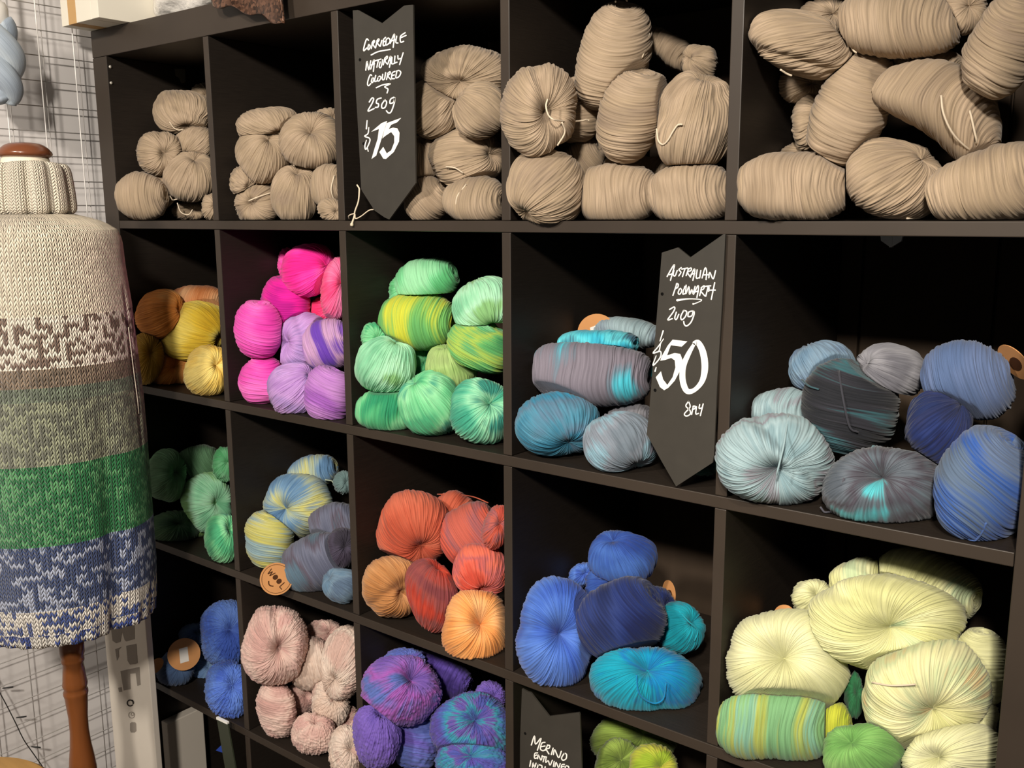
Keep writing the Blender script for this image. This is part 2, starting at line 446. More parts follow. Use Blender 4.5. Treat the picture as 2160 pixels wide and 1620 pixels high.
def build_skein(s, planes):
    V, A, GG, y01 = skein_verts(s)
    for _ in range(4):
        for pt, n in planes: V = clip_plane(V, pt, n, .0006)
    lo, hi = cellbox(*s['cell'])
    ov = np.clip(-V[..., 1:2] - .002, 0, .05) * np.array((1.2, 0, .9))      # in front of the boards the yarn may swell out
    V = np.maximum(np.minimum(V, hi - .0012 + ov), lo + .0010 - ov)
    nr, nc = V.shape[:2]
    loc = s['C']; co = (V - loc).reshape(-1, 3)
    rows = np.arange(nr - 1); cols = np.arange(nc)
    c2 = (cols + 1) % nc
    if A or True:
        i0 = (rows[:, None] * nc + cols[None, :]); i1 = (rows[:, None] * nc + c2[None, :])
        F = np.stack([i0, i1, i1 + nc, i0 + nc], -1).reshape(-1, 4)
    if A: F = F[:, ::-1]
    else: F = F[:, ::-1]
    # uv per loop (strand coordinate, along coordinate), unwrapped at the seam
    if A:
        U = np.concatenate([GG, GG[:, :1] + 1], 1); Vv = np.concatenate([y01, y01[:, :1]], 1)
    else:
        U = np.concatenate([GG, GG[:, :1]], 1); Vv = np.concatenate([y01, y01[:, :1] + 1], 1)
    k = nc + 1
    r_, c_ = np.meshgrid(rows, cols, indexing='ij')
    j = np.stack([r_ * k + c_, r_ * k + c_ + 1, (r_ + 1) * k + c_ + 1, (r_ + 1) * k + c_], -1).reshape(-1, 4)[:, ::-1]
    uvs = np.stack([U.reshape(-1)[j], Vv.reshape(-1)[j]], -1).reshape(-1, 2)
    n0 = len(co); capa = np.arange(nc); capb = (nr - 1) * nc + np.arange(nc)
    co = np.concatenate([co, co[capa].mean(0, keepdims=True), co[capb].mean(0, keepdims=True)])
    nq = len(F); nt = 2 * nc
    me = bpy.data.meshes.new('yarn_skein')
    me.vertices.add(len(co)); me.vertices.foreach_set('co', co.astype(np.float32).ravel())
    ta = np.stack([capa, np.full(nc, n0), np.roll(capa, -1)], 1)[:, ::-1]; tb = np.stack([np.full(nc, n0 + 1), capb, np.roll(capb, -1)], 1)[:, ::-1]
    li = np.concatenate([F.ravel(), ta.ravel(), tb.ravel()])
    me.loops.add(len(li)); me.loops.foreach_set('vertex_index', li.astype(np.int32))
    me.polygons.add(nq + nt)
    st = np.concatenate([np.arange(nq) * 4, nq * 4 + np.arange(nt) * 3]); me.polygons.foreach_set('loop_start', st.astype(np.int32))
    me.polygons.foreach_set('use_smooth', np.ones(nq + nt, bool))
    me.update(calc_edges=True); me.validate()
    ul = me.uv_layers.new(name='UVMap')
    full = np.concatenate([uvs, np.tile([[.5, .5]], (nt * 3, 1))])
    if len(ul.data) == len(full): ul.data.foreach_set('uv', full.astype(np.float32).ravel())
    me.materials.append(PAL[s['pal']])
    o = bpy.data.objects.new('yarn_skein', me); col.objects.link(o); o.location = tuple(loc)
    for pts in s['strings']:
        w = .0012
        q = smooth_line([surf(s, u, v) for u, v in pts], 5)
        for pt, n in planes: q = [clip_plane(x, pt, n, .002) for x in q]
        q = [np.array((min(max(x[0], lo[0] + .003), hi[0] - .003) if x[1] > -.004 else x[0], x[1], min(max(x[2], lo[2] + .0025), hi[2] - .004) if x[1] > -.004 else x[2])) for x in q]
        MB().tube(q, w, 6).build('tie_string', PAL['tie'] if s['pal'] in ('taupe', 'cream_tan') else PAL[s['pal']], o, loc)
    for tg in s['tags']: make_tag(o, loc, *tg)
    return o

def make_tag(parent, loc, u, v, rpx, y, mode='plain', tilt=0, roll=0, th0=0):
    """round kraft swing tag facing the camera, tilted by degrees about the up and right axes"""
    C = atY(u, v, y); k = depth(C) / FPX; R = rpx * k
    n = -ray(u, v); n /= np.linalg.norm(n)
    Rm = Matrix.Rotation(math.radians(-roll), 3, Vector(n)) @ Matrix.Rotation(math.radians(tilt), 3, Vector(RIGHT))
    n = np.array(Rm @ Vector(n)); ex = np.array(Rm @ Vector(RIGHT)); ex -= n * (ex @ n); ex /= np.linalg.norm(ex); ey = np.cross(n, ex)
    c, s_ = math.cos(th0), math.sin(th0); ex, ey = ex * c + ey * s_, -ex * s_ + ey * c
    def P2(x, y_, h): return C + ex * x * R + ey * y_ * R + n * h
    ring = [P2(math.cos(TAU * i / 40), math.sin(TAU * i / 40), .0005) for i in range(40)]
    t = MB().prism(ring, -n * .001).build('paper_tag', M_kraft, parent, loc)
    if mode == 'sticker':
        q = [P2(x, y_, .0009) for x, y_ in ((-.22, -.55), (.3, -.45), (.22, .45), (-.3, .35))]
        MB().prism(q, -n * .0004).build('sticker', M_sticker, t, loc)
    if mode == 'wool':
        mb = MB()
        def disc(cx, cy, rx, ry): mb.prism([P2(cx + rx * math.cos(TAU * i / 20), cy + ry * math.sin(TAU * i / 20), .0009) for i in range(20)], -n * .0003)
        def stroke(pts, w=.055):
            pts = [np.array(p) for p in pts]
            for a, b in zip(pts[:-1], pts[1:]):
                d = b - a; nn = np.array((-d[1], d[0])); nn = nn / np.linalg.norm(nn) * w / 2
                mb.prism([P2(*(a + nn), .0009), P2(*(a - nn), .0009), P2(*(b - nn), .0009), P2(*(b + nn), .0009)], -n * .0003)
        stroke([(-.68, .2), (-.58, -.18), (-.5, .12), (-.42, -.18), (-.32, .2)])
        disc(-.12, .02, .15, .17); disc(.22, .02, .15, .17)
        stroke([(.5, .22), (.5, -.18), (.72, -.18)])
        stroke([(-.22 + .44 * i / 8, -.42 - .13 * math.sin(math.pi * i / 8)) for i in range(9)], .07)
        stroke([(math.cos(a) * .88, math.sin(a) * .88) for a in np.linspace(0, TAU, 41)], .025)
        mb.build('lettering', M_kraftdark, t, loc)
    if mode == 'mark':
        mb = MB()
        q = [P2(.1 + .35 * math.cos(a), .5 * math.sin(a), .0009) for a in np.linspace(0, TAU, 20)[:-1]]
        mb.prism(q, -n * .0003); mb.build('print', M_kraftdark, t, loc)
    return t

for nm, cols, kw in (
    ('tie', ['#d8c8b0'], {}), ('taupe', ['#8e7c69', '#9c8971', '#a8947d', '#94816b'], dict(contrast=.6, heather=.2)),
    ('yellow', ['#d8b02a', '#ecca40', '#f3dc6c'], {}), ('pale_yellow', ['#d9b04c', '#ecca66', '#f0d880'], {}),
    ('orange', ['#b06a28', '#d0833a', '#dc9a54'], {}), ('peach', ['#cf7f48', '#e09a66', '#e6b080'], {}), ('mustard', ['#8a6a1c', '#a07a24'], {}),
    ('hot_pink', ['#e8218f', '#fb3aa8', '#fa5ab4'], {}), ('coral_pink', ['#ee2f6e', '#f0528a', '#e27aa6'], {}),
    ('magenta', ['#b8128a', '#e41c9c', '#cf1a94', '#8a2a8e'], {}), ('pink', ['#d838a4', '#e452b4', '#ea6cc0'], {}),
    ('lilac', ['#a87cc0', '#bd94d0', '#a084c0'], {}), ('violet_cream', ['#7c52b0', '#b98cc4', '#c49ac0', '#6a40b0'], {}),
    ('orchid', ['#9c5cb4', '#b478c4', '#bc84c8'], {}),
    ('leaf', ['#54ac6e', '#78c890', '#94d4a4'], {}), ('leaf_yellow', ['#5a9a50', '#62aa62', '#78b45c', '#b8c444', '#d2ce38'], dict(su=2.2, sv=.8)),
    ('mint', ['#74b890', '#92d0a8', '#a8dcb8', '#84b878'], {}), ('meadow', ['#3f9058', '#68b468', '#a6c052', '#56a468', '#7cc48c'], {}),
    ('lime', ['#88a860', '#a4c078', '#98b070'], {}), ('emerald', ['#2a8c62', '#4cae76', '#80cc94', '#5cb880'], {}),
    ('sea_green', ['#3c9c80', '#66bc98', '#92d4ac', '#348878'], {}),
    ('turquoise_grey', ['#706c78', '#7c7682', '#807a86', '#7c7682', '#6a8494', '#4cc4d8'], dict(su=2.4, sv=1.0, contrast=.95)),
    ('teal_turquoise', ['#2c92b0', '#40bcd4', '#5ecbd8', '#3a6a80'], {}), ('mist', ['#7c949c', '#98aeb4', '#7c8c98'], {}),
    ('teal_blue', ['#2f7390', '#4c87a0', '#587890', '#3480a0'], {}), ('slate', ['#6c7884', '#7c8490', '#80a4b4', '#70707c'], {}),
    ('pale_ice', ['#78929a', '#90a6ac', '#869ea4', '#7c7a84', '#8ca2a8'], {}),
    ('charcoal', ['#1c1e24', '#2a2a32', '#305a62', '#3e3e48', '#202228'], dict(su=3.4, sv=.5, contrast=1.3)),
    ('pale_grey', ['#76767e', '#88888f', '#62626a'], {}), ('storm', ['#4c545e', '#5c646e', '#46424c', '#58646e', '#50b0ba'], {}),
    ('denim', ['#4c5e84', '#5a6b90', '#4e6288'], {}), ('navy', ['#141f4c', '#1b2a5c', '#20284e', '#182650'], {}),
    ('denim_royal', ['#4e6082', '#5a6c8a', '#28509a', '#54667e'], dict(su=1.2, sv=1.2)),
    ('dark_pine', ['#24443c', '#2c5048'], {}),
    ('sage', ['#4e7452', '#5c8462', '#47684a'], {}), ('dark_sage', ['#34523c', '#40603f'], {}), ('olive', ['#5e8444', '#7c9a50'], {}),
    ('jade', ['#4ca878', '#70c48c', '#8ed4a0', '#489c80'], {}),
    ('sky_lemon', ['#54789c', '#6c90b0', '#a8b49c', '#c8c474', '#6a8cac'], dict(su=1.3, sv=1.0)),
    ('lemon_sky', ['#7c9cb0', '#98aca8', '#c4c078', '#b8b460', '#88a4ac'], dict(su=2.2, sv=.6)),
    ('greygreen', ['#5c7474', '#6c8484'], {}),
    ('heather_grey', ['#5c6074', '#6c7084', '#5a5260', '#5a7284'], {}), ('steel', ['#607c94', '#70889c', '#586c84'], {}),
    ('plum_grey', ['#3c3444', '#484254', '#34303c'], {}),
    ('rust', ['#b04c34', '#c25e44', '#ca6a50'], {}), ('rust_plum', ['#b4483a', '#c85a46', '#9c5c60', '#c06050'], {}),
    ('coral', ['#c84c3a', '#dc6450', '#b86060', '#e07058'], {}), ('tan_orange', ['#a8703f', '#ba8250', '#c69262'], {}),
    ('plum_red', ['#7c3c40', '#924844', '#b03a2a', '#c84630'], dict(su=.8, sv=2)), ('apricot', ['#dc8c48', '#eca25c', '#f0b478'], {}),
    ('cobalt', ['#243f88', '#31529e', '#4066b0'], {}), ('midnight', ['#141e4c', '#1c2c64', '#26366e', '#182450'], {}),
    ('cornflower', ['#3658b0', '#466cc0', '#587fd0', '#3c5cb4'], {}), ('aqua', ['#047a9c', '#0488ae', '#0874b0', '#0c90aa'], {}),
    ('cyan', ['#0a8498', '#1096a8'], {}),
    ('cream_lime', ['#c4c48c', '#d0d09a', '#d8d8a8', '#b4c49c'], dict(heather=.12)), ('cream_tan', ['#c4c48c', '#cecc98', '#d2d0a2', '#b4be94', '#c4aa7c'], dict(heather=.12, contrast=.7)),
    ('cream', ['#c2c292', '#cecea0', '#d4d4aa'], dict(heather=.12)),
    ('mint_yellow', ['#6e9c66', '#80ac78', '#78a892', '#a4ac50', '#74a474'], dict(su=3., sv=.4)), ('acid', ['#98a82c', '#b8bc3c'], {}),
    ('bottle', ['#205c38', '#2c7048'], {}), ('grass', ['#669850', '#78aa5e', '#88b468'], {}),
    ('fluffy_blue', ['#4464c0', '#5c80d4', '#6c90dc'], dict(nub=1)), ('dusk_blue', ['#42587c', '#4c6488'], {}), ('ice_blue', ['#6c8cb8', '#84a4c8'], {}),
    ('blush', ['#c49c94', '#d4b0a6', '#dcc0b4', '#d0a8a0'], dict(nub=1, heather=.14)), ('blush_cream', ['#d4bcac', '#dccabc', '#ccaca0'], dict(nub=1, heather=.14)),
    ('violet_blue', ['#6c50a4', '#8060b0', '#a058b0', '#5c70b8'], dict(nub=1)), ('grape', ['#4c388c', '#5c48a0', '#40307c'], dict(nub=1)),
    ('violet', ['#6450a8', '#7860b8', '#7058b0'], dict(nub=1)), ('periwinkle', ['#5464b4', '#6474c0', '#6858b0'], dict(nub=1)),
    ('peacock', ['#5c50a8', '#5460b0', '#4874b0', '#3a98ac', '#6c54a4', '#5058a8'], dict(nub=1, su=2, sv=2)),
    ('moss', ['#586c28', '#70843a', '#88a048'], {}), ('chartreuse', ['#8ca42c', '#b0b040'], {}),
):
    yarn(nm, cols, **kw)

# ---- top row: natural taupe
G = (1, 1)
S(G, 'topmost taupe skein, a strand looped below it', 383, 235, 57, 43, 8, .10, pole=(395, 272), cr=(70, .1, .1), strings=[[(360, 255), (370, 268), (388, 274)]])
S(G, 'taupe skein end peeping out behind the topmost one', 428, 202, 26, 22, 0, .20)
S(G, 'taupe skein of the middle layer on the wall side', 335, 322, 44, 45, 0, .11, pole=(352, 322), cr=(10, .12, .2))
S(G, 'taupe skein of the middle layer touching the divider', 412, 303, 40, 38, -10, .09, pole=(388, 330))
S(G, 'low taupe skein with two pale yarn ends under it', 402, 370, 50, 49, 0, .05, pole=(412, 328), strings=[[(360, 408), (366, 418), (376, 416)], [(376, 424), (383, 442), (398, 447), (406, 437)]])
S(G, 'narrow taupe skein squeezed between two lower ones', 343, 398, 28, 38, 0, .09, pole=(345, 365))
S(G, 'taupe skein lying on the board at the wall side', 298, 415, 54, 46, 12, .04, 'B', axis=(1, .3, .35))
S(G, 'small dark taupe skein on the board under the pile', 400, 446, 36, 17, 0, .10)
S(G, 'sliver of a taupe skein in the corner at the divider', 449, 437, 20, 26, 0, .05)
G = (1, 2)
S(G, 'taupe skein, upper one on the wall side, at the back', 563, 262, 60, 34, -8, .10, pole=(590, 282))
S(G, 'taupe skein, upper one on the wall side, at the front', 554, 327, 52, 56, 0, .045, pole=(570, 285))
S(G, 'big ', 653, 299, 60, 55, 0, .05, pole=(657, 266), dim=.45)
S(G, 'taupe skein peeping out behind the big fanned one', 694, 252, 30, 22, 0, .15)
S(G, 'taupe skein end curled up above the lowest knotted one', 513, 382, 25, 30, 0, .06, pole=(525, 395))
S(G, 'taupe skein on the board with a knotted pinch, wall side', 541, 425, 43, 41, 0, .03, pole=(524, 429), dim=.5, strings=[[(526, 424), (545, 416), (570, 408), (580, 404)]])
S(G, 'taupe skein standing in the middle of the lower row', 622, 407, 47, 58, 4, .03, pole=(628, 352), strings=[[(598, 318), (610, 335), (622, 348)]])
S(G, 'taupe skein of the lower row leaning on the divider', 692, 392, 34, 43, 0, .05, 'B', axis=(1, .1, .5), strings=[[(704, 372), (698, 400), (706, 425)]])
S(G, 'flat taupe skein end on the board at the divider', 702, 446, 30, 21, 20, .03)
G = (1, 3)
S(G, 'broad taupe skein on top of the pile', 982, 157, 92, 56, 4, .08, pole=(965, 178), dim=.35, cr=(60, .12, .1))
S(G, 'taupe skein beside the upper half of the sign', 915, 233, 51, 55, 0, .05, pole=(958, 190))
S(G, 'taupe skein above the bottom ones, pressed to the divider', 1012, 235, 56, 53, -25, .04, pole=(960, 195))
S(G, 'taupe skein half hidden by the lower half of the sign', 893, 337, 35, 47, 0, .06, pole=(890, 292))
S(G, 'rounded taupe skein in the middle with a loose strand', 985, 335, 71, 56, -12, .05, pole=(1045, 322), dim=.25, strings=[[(945, 350), (962, 352), (978, 362)]])
S(G, 'taupe skein on the board next to the sign tip', 900, 421, 44, 44, -18, .03, 'B', axis=(1, .4, .4))
S(G, 'taupe skein on the board at the divider', 1000, 421, 60, 46, 5, .03, 'B', axis=(1, .1, .45), strings=[[(965, 440), (968, 415), (985, 392)]])
S(G, 'sliver of a taupe skein above the bottom one', 1036, 366, 30, 16, -20, .14)
G = (1, 4)
S(G, 'tall tilted taupe skein crowning the pile, hanging loop on top', 1292, 118, 108, 66, -73, .06, 'B', axis=(1, .15, .3), strings=[[(1298, 14), (1300, 4), (1312, 3), (1320, 12)], [(1363, 75), (1352, 110), (1345, 130), (1326, 152)]])
S(G, 'taupe skein on the wall side with an eye in its middle', 1136, 234, 72, 91, 0, .03, pole=(1164, 240), dim=.6, sw=.25, cr=(20, .14, .25), strings=[[(1153, 212), (1150, 226), (1156, 244), (1172, 252), (1215, 254), (1255, 245)], [(1180, 255), (1186, 275), (1172, 300)]])
S(G, 'taupe skein behind the one with an eye', 1220, 232, 46, 64, 0, .09, pole=(1178, 240), dim=.2)
S(G, 'leaning taupe skein in the middle of the pile', 1334, 243, 92, 64, -68, .04, 'B', axis=(1, .2, .3))
S(G, 'taupe skein leaning on the divider, wavy tie across it', 1466, 258, 76, 100, 18, .045, pole=(1490, 155), cr=(-60, .1, -.35), strings=[[(1393, 270), (1396, 292), (1405, 300), (1415, 292), (1425, 275), (1434, 263), (1443, 262)]])
S(G, 'small taupe skein at the back next to the divider', 1475, 130, 35, 34, 10, .20, pole=(1450, 120))
S(G, 'taupe skein in shade at the back, behind the topmost', 1412, 102, 56, 28, 38, .22, 'B')
S(G, 'big taupe skein on the board at the wall side', 1152, 395, 76, 72, 0, .025, 'A', pole=(1104, 452), dim=.2, sw=.2)
S(G, 'taupe skein on the board in the middle', 1305, 410, 74, 55, 0, .03, 'B', axis=(1, 0, .3), sq=2.6)
S(G, 'taupe skein on the board at the divider', 1456, 407, 82, 58, -6, .035, 'B', axis=(1, 0, .3), sq=2.6)
S(G, 'taupe skein wedged above the bottom row, wall side', 1228, 341, 46, 42, -35, .10, 'B')
S(G, 'taupe skein lying behind the bottom row', 1342, 358, 78, 28, 0, .14, 'B')
G = (1, 5)
S(G, 'taupe skein high on the wall side, pointing outwards', 1691, 92, 104, 62, 18, .06, pole=(1780, 70), cr=(90, .1, -.55), strings=[[(1650, 142), (1662, 150), (1672, 154)]])
S(G, 'taupe skein behind the high one on the wall side', 1745, 35, 56, 36, 0, .16)
S(G, 'wide taupe skein at the top middle', 1900, 48, 122, 72, 0, .05, 'B', axis=(1, 0, .25), strings=[[(1778, 76), (1795, 95), (1815, 106)]])
S(G, 'taupe skein behind the wide top one', 2035, 20, 44, 46, 0, .13)
S(G, 'large taupe skein high on the far side from the wall', 2121, 89, 108, 68, -62, .045, 'B', axis=(1, .1, .3))
S(G, 'leaning barrel of taupe yarn in the middle of the pile', 1795, 226, 118, 72, -65, .035, 'B', axis=(1, .1, .25), sq=2.6)
S(G, 'taupe skein folded in behind the leaning barrel', 1707, 256, 33, 60, 10, .10, pole=(1735, 250))
S(G, 'arched taupe skein with messy strands across it', 1985, 232, 140, 72, 34, .05, 'B', axis=(1, .1, .3), bend=.7, strings=[[(1985, 205), (1990, 240), (2010, 280), (2050, 318)], [(2030, 208), (2040, 240), (2048, 275), (2055, 300)]])
S(G, 'end of a taupe skein above the arched one', 1962, 132, 72, 28, 8, .13, 'B', strings=[[(1935, 128), (1942, 118), (1952, 124), (1948, 132)]])
S(G, 'long taupe skein on the board with a dangling curl', 1670, 396, 113, 66, 0, .03, 'B', axis=(1, 0, .28), sq=2.7, strings=[[(1730, 350), (1745, 415), (1730, 420), (1727, 440), (1724, 458), (1708, 457)], [(1755, 436), (1760, 431), (1763, 440), (1752, 447), (1742, 442)]])
S(G, 'back end of a taupe skein above the long one', 1695, 322, 42, 22, 0, .12)
S(G, 'round taupe skein on the board in the middle', 1885, 376, 93, 80, 8, .03, pole=(1955, 330), dim=.25, strings=[[(1910, 455), (1940, 452), (1965, 438)]])
S(G, 'taupe skein on the board furthest from the wall', 2106, 384, 142, 68, -14, .03, 'B', axis=(1, .05, .3), sq=2.6)
S(G, 'dim taupe skein deep behind the leaning barrel', 1702, 182, 50, 34, 0, .18)

# ---- second row
G = (2, 1)
S(G, 'bright yellow skein lying across the pile', 409, 697, 70, 56, -24, .04, pole=(468, 715), dim=.2)
S(G, 'yellow skein at the bottom by the divider', 437, 785, 44, 50, 0, 'F', pole=(462, 765))
S(G, 'orange skein at the top on the wall side', 340, 663, 48, 46, 0, .07, pole=(385, 650), pal='orange')
S(G, 'peach skein along the top of the pile', 412, 632, 56, 29, 0, .12, 'B', pal='peach')
S(G, 'burnt orange skein under the bright yellow one', 362, 780, 43, 38, 0, .07, pole=(372, 770), pal='orange', cr=(10, .15, .1))
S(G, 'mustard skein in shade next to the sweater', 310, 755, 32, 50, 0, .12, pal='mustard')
for s in SK[-6:-4]: s['pal'] = 'yellow'
SK[-5]['pal'] = 'pale_yellow'
G = (2, 2)
S(G, 'hot pink skein at the very top', 649, 569, 51, 52, 0, .07, pole=(690, 560), pal='hot_pink', dim=.15)
S(G, 'edge of a hot pink skein behind the topmost', 607, 557, 18, 28, 0, .14, pal='hot_pink')
S(G, 'hot pink skein touching the divider', 712, 606, 32, 62, 8, .08, pal='coral_pink')
S(G, 'coral pink skein in the gap below the topmost', 694, 652, 42, 26, 0, .12, pal='coral_pink')
S(G, 'deep magenta skein with a purple smudge', 601, 643, 50, 58, 0, .05, 'B', axis=(.1, 1, .2), pal='magenta')
S(G, 'pink skein bulging out on the wall side', 546, 695, 48, 58, 0, .06, 'B', axis=(.1, 1, .3), pal='pink')
S(G, 'bright pink skein on the board', 553, 799, 47, 47, -15, 'F', 'B', axis=(.3, 1, .4), pal='pink')
S(G, 'pale lilac skein in the middle', 638, 718, 53, 54, 0, .045, pole=(596, 722), pal='lilac', dim=.4, cr=(20, .1, .1))
S(G, 'violet and cream skein at the divider', 693, 728, 50, 52, 0, .035, 'B', axis=(1, .5, .4), pal='violet_cream')
S(G, 'lilac skein on the board in front', 618, 820, 48, 51, 0, 'F', pole=(655, 790), pal='lilac', dim=.15)
S(G, 'orchid purple skein on the board at the divider', 693, 831, 47, 55, 0, 'F', 'B', axis=(.3, 1, .3), pal='orchid')
G = (2, 3)
S(G, 'mint green skein folded over at the very top', 897, 591, 63, 42, -12, .07, 'B', axis=(1, .1, .3), pal='leaf')
S(G, 'green skein edge under the topmost fold', 845, 612, 24, 26, 0, .10, pal='leaf')
S(G, 'green skein with a yellow stripe below the top', 879, 677, 77, 57, 3, .05, 'B', axis=(1, .05, .25), pal='leaf_yellow', sq=2.5)
S(G, 'pale mint round skein on the wall side', 813, 769, 58, 58, 0, .05, pole=(838, 715), pal='mint', dim=.2)
S(G, 'dark green skein end behind the pale mint one', 791, 720, 27, 32, 0, .12, pal='emerald')
S(G, 'mint skein standing at the divider, topmost there', 1024, 645, 60, 56, -20, .07, pole=(1042, 695), pal='mint')
S(G, 'green and yellow skein under the mint one at the divider', 1016, 732, 66, 50, 18, .05, 'B', axis=(.2, 1, .3), pal='meadow')
S(G, 'olive-lime skein in the centre of the pile', 950, 776, 50, 49, 10, .05, pole=(938, 725), pal='lime', dim=.3)
S(G, 'emerald skein on the board at the wall side', 817, 868, 60, 42, 0, 'F', 'B', axis=(1, 0, .3), pal='emerald')
S(G, 'green skein on the board in the middle', 905, 852, 56, 64, -15, 'F', pole=(870, 800), pal='jade', dim=.2)
S(G, 'sea green skein on the board at the divider', 1017, 868, 62, 60, 10, 'F', pole=(1040, 845), pal='sea_green', dim=.35)
S(G, 'teal skein under the lime one, low in the gap', 960, 885, 36, 44, 0, .08, pal='sea_green')
S(G, 'dim green skein at the back of the gap', 885, 770, 45, 40, 0, .16, pal='emerald')
G = (2, 4)
S(G, 'grey skein splashed with turquoise, big one in the middle', 1252, 789, 113, 62, 5, .045, 'B', axis=(1, .08, .25), pal='turquoise_grey', sq=2.5, strings=[[(1374, 760), (1369, 790), (1366, 818)]])
S(G, 'turquoise skein top behind the splashed grey one', 1264, 724, 78, 26, 0, .08, 'B', pal='teal_turquoise')
S(G, 'pale misty blue skein at the back with the round tag', 1322, 702, 72, 30, 8, .19, 'B', pal='mist', tags=[(1259, 703, 41, .185, 'sticker', 0, 0, .2)])
S(G, 'teal blue skein on the board at the wall side', 1178, 896, 81, 63, 0, 'F', pole=(1205, 942), pal='teal_blue', dim=.25)
S(G, 'grey-blue skein on the board beside the sign', 1308, 932, 72, 58, 0, 'F', pole=(1345, 985), pal='slate', dim=.2)
S(G, 'pale grey skein between the splashed one and the sign', 1330, 876, 46, 25, 0, .11, 'B', pal='pale_grey')
S(G, 'dark pine green skein end behind the tip of the sign', 1488, 984, 30, 20, 0, .05, pal='dark_pine')
S(G, 'strands of a blue-grey skein between the two on the board', 1228, 930, 34, 36, 0, .14, pal='slate')
G = (2, 5)
S(G, 'pale blue-grey skein behind the heart-shaped one', 1655, 866, 66, 42, 0, .13, 'B', pal='pale_ice')
S(G, 'pale icy heart-shaped skein on the board, wall side', 1638, 968, 113, 86, 4, 'F', pole=(1641, 1004), pal='pale_ice', dim=.5, cr=(40, .2, .3), strings=[[(1660, 885), (1652, 940), (1638, 998)]])
S(G, 'blue-grey skein lobe behind the charcoal one', 1736, 778, 64, 50, 0, .10, pole=(1770, 830), pal='steel')
S(G, 'light grey skein behind the charcoal one', 1872, 786, 75, 58, 0, .10, pole=(1815, 760), pal='pale_grey')
S(G, 'charcoal skein striped with teal, on top in the middle', 1796, 854, 100, 96, 8, .05, 'B', axis=(.12, 1, .15), pal='charcoal', strings=[[(1772, 790), (1782, 850), (1793, 895), (1808, 905)], [(1700, 805), (1715, 818), (1735, 825)]])
S(G, 'storm grey skein with a turquoise patch, on the board', 1868, 1022, 116, 77, 0, 'F', pole=(1856, 995), pal='storm', dim=.5, strings=[[(1790, 1010), (1782, 1040), (1786, 1062), (1768, 1086), (1750, 1078), (1740, 1066)]])
S(G, 'grey-blue skein with a tag, high and far from the wall', 2042, 800, 92, 74, 15, .085, 'B', axis=(1, .5, .2), pal='denim', tags=[(2140, 764, 44, .15, 'mark', 73, 32, .5)])
S(G, 'dark navy end of a skein below the grey-blue one', 1981, 892, 66, 76, 12, .055, pole=(2030, 850), pal='navy', dim=.1)
S(G, 'grey-blue skein with a royal blue patch, on the board', 2076, 1022, 94, 115, 22, 'F', 'B', axis=(.25, 1, .3), pal='denim_royal', strings=[[(2080, 1093), (2072, 1112), (2060, 1128), (2044, 1134), (2040, 1144)], [(2064, 1142), (2085, 1138), (2100, 1134)]])

# ---- third row
G = (3, 1)
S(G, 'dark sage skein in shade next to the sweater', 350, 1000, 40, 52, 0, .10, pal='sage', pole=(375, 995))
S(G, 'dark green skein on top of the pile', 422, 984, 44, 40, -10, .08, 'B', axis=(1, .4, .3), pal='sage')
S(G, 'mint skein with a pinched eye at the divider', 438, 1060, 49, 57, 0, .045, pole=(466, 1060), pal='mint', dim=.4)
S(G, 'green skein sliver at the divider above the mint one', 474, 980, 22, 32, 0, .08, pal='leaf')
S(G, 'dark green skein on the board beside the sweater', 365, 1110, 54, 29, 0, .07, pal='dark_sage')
S(G, 'olive skein under the mint one', 425, 1105, 33, 26, 0, .06, pal='olive')
S(G, 'bright jade skein hanging lowest at the divider', 468, 1135, 32, 50, 0, 'F', pole=(488, 1112), pal='jade', dim=.3)
G = (3, 2)
S(G, 'sky blue skein end at the very top', 660, 997, 52, 34, -15, .12, 'B', pal='sky_lemon')
S(G, 'sky blue and lemon skein, big one on top', 630, 1067, 66, 60, -22, .05, pole=(592, 1075), pal='sky_lemon', dim=.35, strings=[[(682, 1012), (695, 1018), (702, 1030), (708, 1038)]])
S(G, 'grey-green skein sliver at the divider near the top', 726, 1020, 17, 22, 0, .15, pal='greygreen')
S(G, 'lemon and pale blue striped skein on the wall side', 570, 1140, 47, 56, 0, .04, 'B', axis=(.1, 1, .25), pal='lemon_sky')
S(G, 'grey-violet skein climbing towards the divider', 704, 1112, 48, 46, -20, .06, 'B', pal='heather_grey')
S(G, 'grey-violet skein on the board with the round smiling tag', 668, 1188, 72, 58, -14, 'F', 'B', axis=(1, .2, .35), pal='heather_grey', tags=[(583, 1221, 34, -.03, 'wool', 8, 0, -.85)])
S(G, 'dark plum-grey skein pressed to the divider', 719, 1160, 28, 42, 10, .03, pal='plum_grey')
S(G, 'steel blue skein low at the divider', 717, 1235, 36, 33, 10, 'F', pole=(690, 1215), pal='steel')
G = (3, 3)
S(G, 'rust red round skein at the top', 873, 1113, 70, 69, 0, .06, pole=(893, 1162), pal='rust', dim=.3, sw=.15)
S(G, 'rust skein with loose strands at the back of the top', 958, 1078, 38, 36, 20, .14, 'B', pal='rust', strings=[[(925, 1045), (960, 1046), (995, 1050), (1025, 1062)]])
S(G, 'rust skein sloping down to the divider', 1000, 1132, 62, 66, -30, .08, 'B', axis=(1, .2, .3), pal='rust_plum')
S(G, 'greyed pink skein in the corner at the divider', 1046, 1110, 26, 43, 15, .05, pal='rust_plum')
S(G, 'coral skein on top of the apricot one', 1013, 1203, 55, 52, 0, .035, pole=(1020, 1248), pal='coral', dim=.3, strings=[[(972, 1205), (985, 1225), (1010, 1240)]])
S(G, 'tan orange skein on the board, wall side', 829, 1237, 60, 61, 5, 'F', pole=(858, 1258), pal='tan_orange', dim=.5, cr=(-50, .15, .1))
